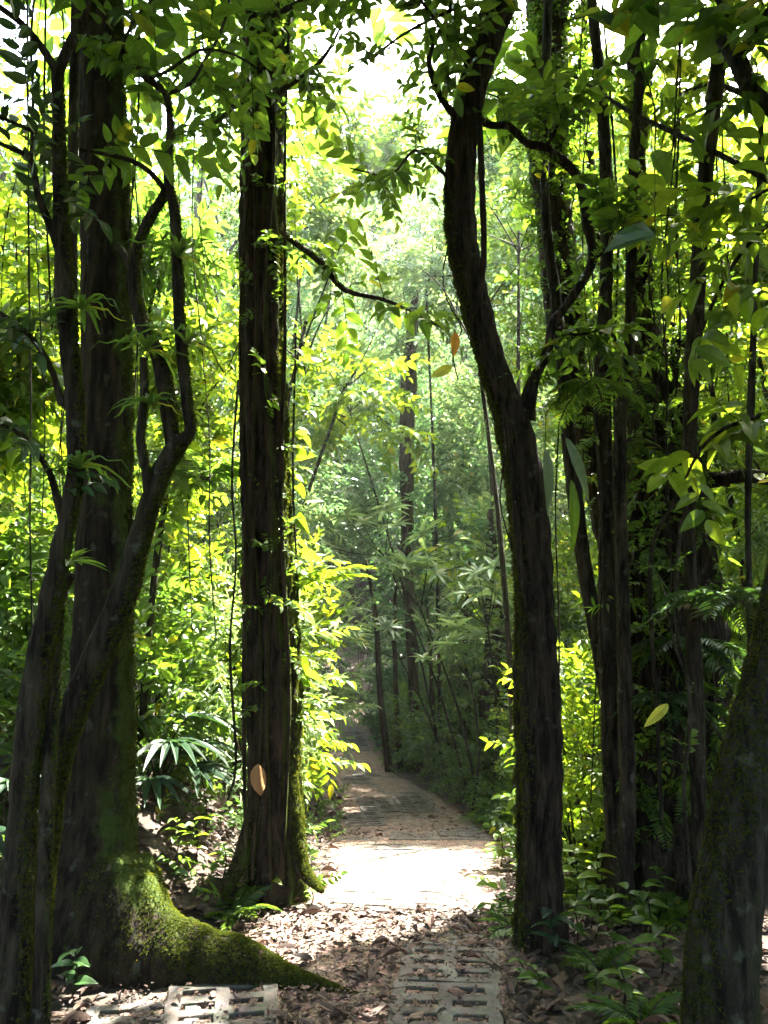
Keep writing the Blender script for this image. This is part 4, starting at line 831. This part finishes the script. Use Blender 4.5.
fern('fern growing at the foot of the brown trunk', gp(235, 880, 4.6), .25, 8, T_frond, [M_near, M_twig])
fern('fern on the right bank in the sun behind the twisted tree', gp(585, 830, 6.0), .5, 10, T_frond2, [M_yel, M_twig])
fern('dark fern in the left undergrowth beneath the mossy tree', gp(30, 830, 4.8), .5, 10, T_frond)
fern('fern beside the far trail on the right verge', gp(500, 800, 9.5), .5, 10, T_frond2, [M_mid, M_twig])
fern('small fern beside the verge fern, nearer the twisted trunk', gp(512, 812, 8.6), .4, 10, T_frond, [M_mid, M_twig])

# palm with glossy leaves at left centre -------------------------------
for (px, py, d, s, lb) in [(158, 745, 5.4, .37, 'glossy palm like plant with folded arching leaves left of the brown trunk'), (10, 640, 4.6, .4, 'glossy palm like plant at the left edge')]:
    p = gp(px, py, d); o = thing('palm_plant', lb, 'palm', p); mb = MB()
    for k in range(9):
        a = k * 2.4 + .5; top = p + A([math.cos(a) * .30, math.sin(a) * .25, .45 + .25 * math.sin(k * 3.3)]) * s * 2
        tube(mb, [p, (p + top) / 2 + [0, 0, .12], top], [.008, .006, .004], n=5, step=.1, mi=1)
        n = 8; b = np.linspace(-1.1, 1.1, n) + a; D = np.stack([np.cos(b), np.sin(b), np.full(n, .25)], 1); mb.inst(leaf(.09, True, .45, .55), frames(D, .1), np.repeat(top[None], n, 0), s * rng.uniform(.75, 1., n))
    mb.build('foliage', [M_palm, M_twig], o, origin=p)

# seedlings ------------------------------------------------------------
def seedling(label, p, h, s, n=7, m=None, tp=None, group='seedlings on the forest floor'):
    p = A(p, float); o = thing('seedling', label, 'seedling', p, group); mb = MB(); top = p + [rng.normal(0, .06) * h, rng.normal(0, .06) * h, h]
    q, _ = smooth_path([p, (p + top) / 2 + [.02, 0, 0], top], [1, 1, 1]); sm = MB(); tube(sm, [p - [0, 0, .02], (p + top) / 2 + [.02, 0, 0], top], [.005, .004, .003], n=5); sm.build('stem', M_twig, o, origin=p)
    for k in range(n):
        a = k * 2.4; t = .35 + .65 * k / (n - 1); c = p + (top - p) * t; D = A([[math.cos(a), math.sin(a), .25]]); mb.inst(tp or leaf(.27, True, .2, .35), frames(D, .2), c[None], A([s * rng.uniform(.7, 1.1)]))
    mb.build('foliage', [m or M_near], o, origin=p)
S = [(548, 965, .24, .13, 8, M_palm, 'broad leaved dark seedling right at the foot of the twisted trunk'), (575, 950, .2, .11, 7, M_near, 'low seedling right of the dark broad leaved one'), (648, 955, .3, .11, 9, M_near, 'upright seedling with paired leaves in front of the wrapped trunk'),
     (665, 925, .28, .1, 8, M_near, 'seedling close to the base of the wrapped trunk'), (600, 915, .3, .12, 9, M_yel, 'sunlit seedling between the twisted trunk and the wrapped trunk'), (585, 890, .35, .14, 9, M_yel, 'larger bright seedling behind the sunlit one'),
     (622, 1010, .15, .12, 6, M_near, 'small seedling near the bottom edge left of the leaning trunk'), (700, 1010, .2, .1, 7, M_near, 'seedling at the base of the leaning trunk'), (520, 985, .1, .06, 5, M_near, 'tiny sprout beside the right edge of the pavers'),
     (195, 868, .25, .10, 9, M_yel, 'bright seedling above the mossy root'), (175, 862, .22, .09, 8, M_yel, 'bright seedling nearer the mossy tree above its root'), (222, 880, .2, .09, 8, M_near, 'seedling between the root and the brown trunk'), (250, 895, .15, .08, 7, M_near, 'low seedling in front of the brown trunk'),
     (205, 840, .4, .12, 10, M_near, 'taller seedling on the slope behind the mossy root'), (10, 985, .25, .12, 8, M_dark, 'dark seedling at the bottom left corner'), (70, 1000, .2, .10, 8, M_dark, 'seedling right of the slender stems at the bottom left'), (72, 860, .3, .12, 6, M_yel, 'seedling with bright leaves in front of the large mossy trunk'),
     (310, 905, .08, .05, 6, M_yel, 'tiny bright sprout at the left edge of the sunny patch'), (500, 870, .25, .12, 9, M_yel, 'sunlit seedling at the right edge of the sunny patch'), (612, 850, .5, .14, 10, M_yel, 'tall bright seedling left of the wrapped trunk'), (560, 860, .45, .14, 10, M_yel, 'tall bright seedling directly right of the twisted trunk'),
     (590, 935, .22, .10, 9, M_near, 'low leafy seedling between the twisted trunk and the bottom ferns'), (612, 960, .25, .09, 10, M_near, 'fine seedling just left of the upright paired leaf seedling'), (630, 930, .2, .13, 7, M_near, 'broad leaved seedling in the litter below the dark stems'),
     (575, 905, .3, .13, 10, M_yel, 'glowing seedling against the right side of the twisted trunk'), (598, 875, .45, .13, 11, M_yel, 'glowing tall seedling in the slot beside the dark stems'), (660, 980, .22, .12, 8, M_near, 'seedling beside the bottom right fern'), (540, 1000, .12, .08, 7, M_near, 'small seedling at the bottom edge right of the pavers'),
     (725, 985, .3, .12, 8, M_dark, 'dark seedling beside the leaning trunk in the corner'), (640, 900, .2, .12, 8, M_near, 'low leafy seedling at the foot of the upright dark stem')]
for px, py, h, s, n, m_, lb in S: seedling(lb, ground(px, py), h, s, n, m_)

# single notable leaves ------------------------------------------------
M_orange = multi_leaf_mat('orange_leaf', [(.55, .22, .03), (.5, .25, .04)], .5, .5); M_yleaf = multi_leaf_mat('yellow_leaf', [(.42, .42, .06), (.4, .4, .05)], .5, .5); M_strap = leaf_mat('strap_leaf', (.10, .15, .09), (.12, .18, .11), trans=.3, rough=.3)
M_brownl = multi_leaf_mat('brown_leaf', [(.26, .15, .07), (.22, .12, .05)], .6, .3); M_greyl = multi_leaf_mat('grey_leaf', [(.42, .42, .33), (.36, .36, .28)], .7, .4)
def one_leaf(name, label, px, py, d, D, s, m, w=.25, roll=.2, tpl=None, up=(0, -.6, .8)):
    p = P(px, py, d); mb = MB(); mb.inst(tpl or leaf(w, True, .25, .3, wave=.2), frames(A([D], float), roll, up), A([[0, 0, 0.]]), A([s])); tube(mb, [[0, 0, 0], [.01, .02, .12], [.03, .05, .3]], [.0016, .0016, .001], n=5, mi=1); o = mb.build(name, [m, M_twig]); o.location = p; tag(o, label, 'leaf')
one_leaf('dangling_leaf', 'orange dying leaf hanging by the bend of the twisted trunk', 455, 332, 4.0, (0, .1, -1), .125, M_orange, .2, up=(0, -1, 0))
one_leaf('dangling_leaf', 'yellow green leaf hanging left of the orange leaf', 452, 366, 4.0, (-.9, .1, -.45), .12, M_yleaf, .22, up=(0, -1, 0))
one_leaf('dangling_leaf', 'brown dead leaf stuck to the base of the brown trunk', 258, 764, 4.7, (.05, 0, -1), .19, M_brownl, .24, up=(0, -1, 0))
one_leaf('dangling_leaf', 'large grey dried leaf caught on the wrapped trunk', 655, 458, 4.3, (.35, 0, -1), .17, M_greyl, .32, up=(.3, -1, 0))
one_leaf('dangling_leaf', 'curled yellow leaf in front of the wrapped trunk', 668, 704, 4.0, (-.75, 0, -.7), .16, M_yleaf, .16, up=(0, -1, 0))
one_leaf('strap_leaf', 'long pale grey green strap leaf hanging beside the twisted trunk, left one', 545, 448, 3.95, (.12, 0, -1), .33, M_strap, .085, up=(0, -1, 0))
one_leaf('strap_leaf', 'long strap leaf curving down from the loop branch, right one', 566, 438, 3.95, (.45, 0, -1), .33, M_strap, .085, up=(0, -1, 0))
one_leaf('strap_leaf', 'dark green strap leaf hanging lowest between the other two', 571, 480, 4.0, (.1, 0, -1), .38, M_near, .075, up=(0, -1, 0))
one_leaf('dangling_leaf', 'large dark heart shaped leaf hanging in the upper right', 655, 235, 3.2, (-1, 0, -.12), .21, M_dark, .3, up=(0, -.7, .7))
one_leaf('dangling_leaf', 'large round green leaf below the long dead branch', 652, 152, 3.3, (.6, 0, -.8), .15, M_near, .33, up=(0, -1, 0))
one_leaf('dangling_leaf', 'large oval green leaf crossing the long dead branch', 676, 128, 3.3, (1, .2, -.2), .16, M_near, .26, up=(0, -.8, .5))
one_leaf('dangling_leaf', 'large green leaf entering at the top right edge', 775, 18, 2.9, (-1, 0, -.25), .22, M_near, .2, up=(0, -.5, .8))

# ================================================================== BACKGROUND FOREST
def copy_tree(o, parent=None):
    c = o.copy(); C.objects.link(c); c.parent = parent
    for ch in list(o.children): copy_tree(ch, c)
    return c
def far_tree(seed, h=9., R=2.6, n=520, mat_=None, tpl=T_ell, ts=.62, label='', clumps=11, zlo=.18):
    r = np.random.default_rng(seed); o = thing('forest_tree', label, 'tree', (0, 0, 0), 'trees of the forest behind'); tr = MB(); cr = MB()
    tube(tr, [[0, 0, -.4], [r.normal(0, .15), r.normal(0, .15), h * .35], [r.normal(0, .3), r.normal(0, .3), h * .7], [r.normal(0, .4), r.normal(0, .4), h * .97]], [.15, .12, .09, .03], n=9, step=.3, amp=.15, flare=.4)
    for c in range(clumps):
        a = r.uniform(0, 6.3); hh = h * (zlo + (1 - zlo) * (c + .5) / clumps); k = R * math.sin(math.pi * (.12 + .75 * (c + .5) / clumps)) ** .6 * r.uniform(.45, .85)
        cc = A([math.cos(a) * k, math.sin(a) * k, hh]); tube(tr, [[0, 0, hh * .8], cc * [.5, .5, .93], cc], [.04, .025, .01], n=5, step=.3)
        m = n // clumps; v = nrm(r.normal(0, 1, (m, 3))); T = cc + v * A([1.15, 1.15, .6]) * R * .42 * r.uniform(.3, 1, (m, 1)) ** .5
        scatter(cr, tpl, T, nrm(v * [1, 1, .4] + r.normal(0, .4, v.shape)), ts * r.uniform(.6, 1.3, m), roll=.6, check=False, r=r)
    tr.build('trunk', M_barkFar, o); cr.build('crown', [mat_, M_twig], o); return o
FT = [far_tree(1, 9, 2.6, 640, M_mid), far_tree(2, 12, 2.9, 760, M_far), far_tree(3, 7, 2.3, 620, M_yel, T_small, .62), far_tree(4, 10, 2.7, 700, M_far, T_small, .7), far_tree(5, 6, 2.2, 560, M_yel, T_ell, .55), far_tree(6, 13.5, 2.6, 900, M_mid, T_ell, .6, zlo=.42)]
LB = ['leafy green tree', 'tall pale tree', 'small fine leaved tree', 'pale fine leaved tree', 'short bright leaved tree', 'tall high crowned tree']
used = [0] * 6
r = np.random.default_rng(12); spots = []
fixed = [(5.2, 9.8, 4), (7.4, 10, 4), (5.9, 12.8, 2), (-.5, 33, 5), (-3.6, 17, 5), (-3.6, 11.5, 2), (-6.2, 11, 4), (-5.5, 14, 0), (3.9, 13, 4), (6.4, 11, 2), (6.8, 14.5, 0), (3.6, 20, 3), (-1.2, 27, 3), (1.5, 26, 2),  (4.8, 17, 0), (-8.5, 14, 4), (9.5, 15, 4), (-2.0, 27, 1), (3.8, 27, 1), (.6, 30, 3), (-5.2, 22, 3), (6.5, 22, 1), (-8, 18, 1), (9, 20, 0)]
for x, y, k in fixed: spots.append((x, y, k))
for _ in range(600):
    if len(spots) >= 84: break
    y = r.uniform(18, 44); x = r.uniform(-.62, .62) * y
    if (y > 31 or abs(x) > .17 * y) and min((x - a) ** 2 + (y - b) ** 2 for a, b, _ in spots) > 2.6 ** 2: spots.append((x, y, int(r.choice([0, 1, 1, 3, 3, 2]))))
for x, y, k in spots:
    o = FT[k] if used[k] == 0 else copy_tree(FT[k]); used[k] += 1; sx = 384 + 800 * x / y; o['label'] = LB[k] + (', far left behind the forked tree' if sx < 60 else ', seen between forked tree and brown trunk' if sx < 240 else ', left side of the gap' if sx < 380 else ', right side of the gap' if sx < 520 else ', behind the right hand stems' if sx < 650 else ', at the far right') + (', nearest row' if y < 17 else ', second row' if y < 27 else ', third row' if y < 36 else ', back row')
    o.location = (x, y, float(gz(x, y))); o.rotation_euler = (r.normal(0, .04), r.normal(0, .04), r.uniform(0, 6.28)); s = r.uniform(.85, 1.2); o.scale = (s, s, s * r.uniform(.95, 1.2))
for k in range(6):
    if used[k] == 0: raise Exception('unused tree variant')
# distant trunks seen in the gap, saplings by the far trail
def dtrunk(nm, label, pts, rad, moss_=200, leaves=0):
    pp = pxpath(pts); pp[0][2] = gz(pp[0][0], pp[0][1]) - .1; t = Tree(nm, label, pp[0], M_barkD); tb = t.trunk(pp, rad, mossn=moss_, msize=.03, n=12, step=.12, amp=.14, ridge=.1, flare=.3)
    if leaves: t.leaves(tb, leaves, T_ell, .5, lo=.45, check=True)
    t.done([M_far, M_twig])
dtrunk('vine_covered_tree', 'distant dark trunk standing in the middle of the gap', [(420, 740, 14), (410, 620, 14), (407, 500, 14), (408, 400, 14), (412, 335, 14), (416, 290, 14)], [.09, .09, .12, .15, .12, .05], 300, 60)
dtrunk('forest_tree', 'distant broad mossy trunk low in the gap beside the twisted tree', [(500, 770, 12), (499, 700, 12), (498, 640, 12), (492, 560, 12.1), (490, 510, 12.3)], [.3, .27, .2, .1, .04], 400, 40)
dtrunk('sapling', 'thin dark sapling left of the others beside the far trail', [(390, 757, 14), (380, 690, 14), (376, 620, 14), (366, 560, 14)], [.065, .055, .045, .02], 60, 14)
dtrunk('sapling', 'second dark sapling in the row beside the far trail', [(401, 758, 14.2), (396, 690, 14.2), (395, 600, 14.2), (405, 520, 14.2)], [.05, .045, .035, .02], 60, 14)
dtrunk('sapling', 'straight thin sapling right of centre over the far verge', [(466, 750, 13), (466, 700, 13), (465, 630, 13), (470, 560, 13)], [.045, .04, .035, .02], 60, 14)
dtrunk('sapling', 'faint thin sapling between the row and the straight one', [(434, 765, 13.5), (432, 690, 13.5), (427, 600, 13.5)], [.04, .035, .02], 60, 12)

# shade canopy added over the foreground, and unseen leaves around the camera dimming skylight
def canopy():
    r = np.random.default_rng(21); mb = MB(); n = 4300
    g = np.stack([r.uniform(-7.5, 7, n), r.uniform(-8, 4.9, n), np.zeros(n)], 1); z = r.uniform(4.8, 9.5, n)
    T = g + SUN[None] * (z / SUN[2])[:, None]; D = nrm(r.normal(0, 1, (n, 3)) * [1, 1, .25])
    px, py, d = proj(T); ins = (px > -80) & (px < 850) & (py > -60) & (py < 900) & (d > 0)
    keep = ~ins | (r.uniform(0, 1, n) < .14)
    scatter(mb, T_canopy, T[keep], D[keep], r.uniform(.5, .9, keep.sum()), roll=.4, r=r)
    n = 700; g = np.stack([r.uniform(-1.0, 1.7, n), r.uniform(7.3, 11.0, n), np.zeros(n)], 1); z = r.uniform(6.5, 12.5, n); T = g + SUN[None] * (z / SUN[2])[:, None]  # extra leaves added to shade the trail behind the sunny patch
    scatter(mb, T_ell, T, nrm(r.normal(0, 1, (n, 3)) * [1, 1, .3]), r.uniform(.5, .8, n), roll=.4, r=r)
    tag(mb.build('shade_canopy', [M_near, M_twig]), 'leafy forest roof added over the near trail to shade it', 'canopy', kind='stuff')
    mb = MB(); n = 5200; a = r.uniform(0, 2 * math.pi, n); rad = r.uniform(7, 14, n); T = np.stack([np.cos(a) * rad, np.sin(a) * rad + 3, r.uniform(0, 1, n) ** .8 * 9], 1)  # leaf ring out of view, added to hold back skylight
    T[:, 2] += gz(T[:, 0], T[:, 1]); px, py, d = proj(T); ins = (px > -30) & (px < 800) & (d > 0); k = ~ins
    D = nrm(r.normal(0, 1, (n, 3)) * [1, 1, .35]); scatter(mb, T_canopy, T[k], D[k], r.uniform(.6, 1.0, k.sum()), r=r)
    tag(mb.build('undergrowth', [M_mid, M_twig]), 'unseen forest undergrowth around the viewer, added to dim light from the sky behind', 'undergrowth', kind='stuff')
    # far wood mass
    mb = MB(); n = 15000; y = r.uniform(32, 56, n); x = r.uniform(-.75, .75, n) * y; z = gz(x, y) + r.uniform(0, 1, n) * 14
    D = nrm(r.normal(0, 1, (n, 3)) * [1, 1, .4]); T = np.stack([x, y, z], 1)
    k = wob(x, y, z, .35) > -.35; scatter(mb, T_canopy, T[k], D[k], r.uniform(1., 1.7, k.sum()), r=r, corridor=False)
    tag(mb.build('distant_wood', [M_far, M_twig]), 'pale far off woodland rising on the hillside', 'woodland', kind='stuff')
canopy()
HAZE = 0.0008
if HAZE:
    mb = MB(); x0, x1, y0, y1, z0, z1 = -64, 64, -58, 70, -4.5, 60
    V = [[x, y, z] for x in (x0, x1) for y in (y0, y1) for z in (z0, z1)]
    mb.add(V, [[0, 1, 3, 2], [4, 6, 7, 5], [0, 4, 5, 1], [2, 3, 7, 6], [0, 2, 6, 4], [1, 5, 7, 3]], 0, False)
    m, n_, l_ = mat('haze_air'); vo = n_.new('ShaderNodeVolumePrincipled'); ou = n_.new('ShaderNodeOutputMaterial'); vo.inputs['Density'].default_value = HAZE
    vo.inputs['Color'].default_value = (.93, .96, .90, 1); vo.inputs['Anisotropy'].default_value = .55; l_.new(vo.outputs[0], ou.inputs['Volume'])
    tag(mb.build('haze', m), 'pale humid haze hanging in the forest air', 'haze', kind='stuff')
# ground cover
def cover():
    r = np.random.default_rng(31); mb = MB(); n = 4200; y = 2.9 + r.uniform(0, 1, n) ** 1.2 * 15; x = r.uniform(-1, 1, n) * (2.2 + y * .45)
    L, R = pathLR(y); k = ((x < L - .05) | (x > R + .05)) & (wob(x, y, 0, 1.6) + np.where(x > .9, .25, np.where((y > 4.4) & (y < 6.5), .35, 0)) + np.clip((y - 5.5) * .25, -.35, .6) > .05 + r.uniform(0, .3, n)); x = x[k]; y = y[k]; n = len(x)
    k2 = ~((x < -.6) & (x > -1.9) & (y < 4.3)); x = x[k2]; y = y[k2]; n = len(x)
    T = np.stack([x, y, gz(x, y) + r.uniform(.01, .08, n)], 1); D = nrm(np.stack([r.normal(0, 1, n), r.normal(0, 1, n), r.uniform(.1, 1.0, n)], 1))
    scatter(mb, T_small_hi + T_ell_hi, T, D, r.uniform(.12, .34, n), check=False, r=r)
    tag(mb.build('ground_cover', [M_mid, M_twig]), 'low leafy ground cover spreading over both banks of the trail', 'ground cover', kind='stuff')
cover()
print('TRIS', sum(len(o.data.polygons) for o in bpy.data.objects if o.type == 'MESH'))
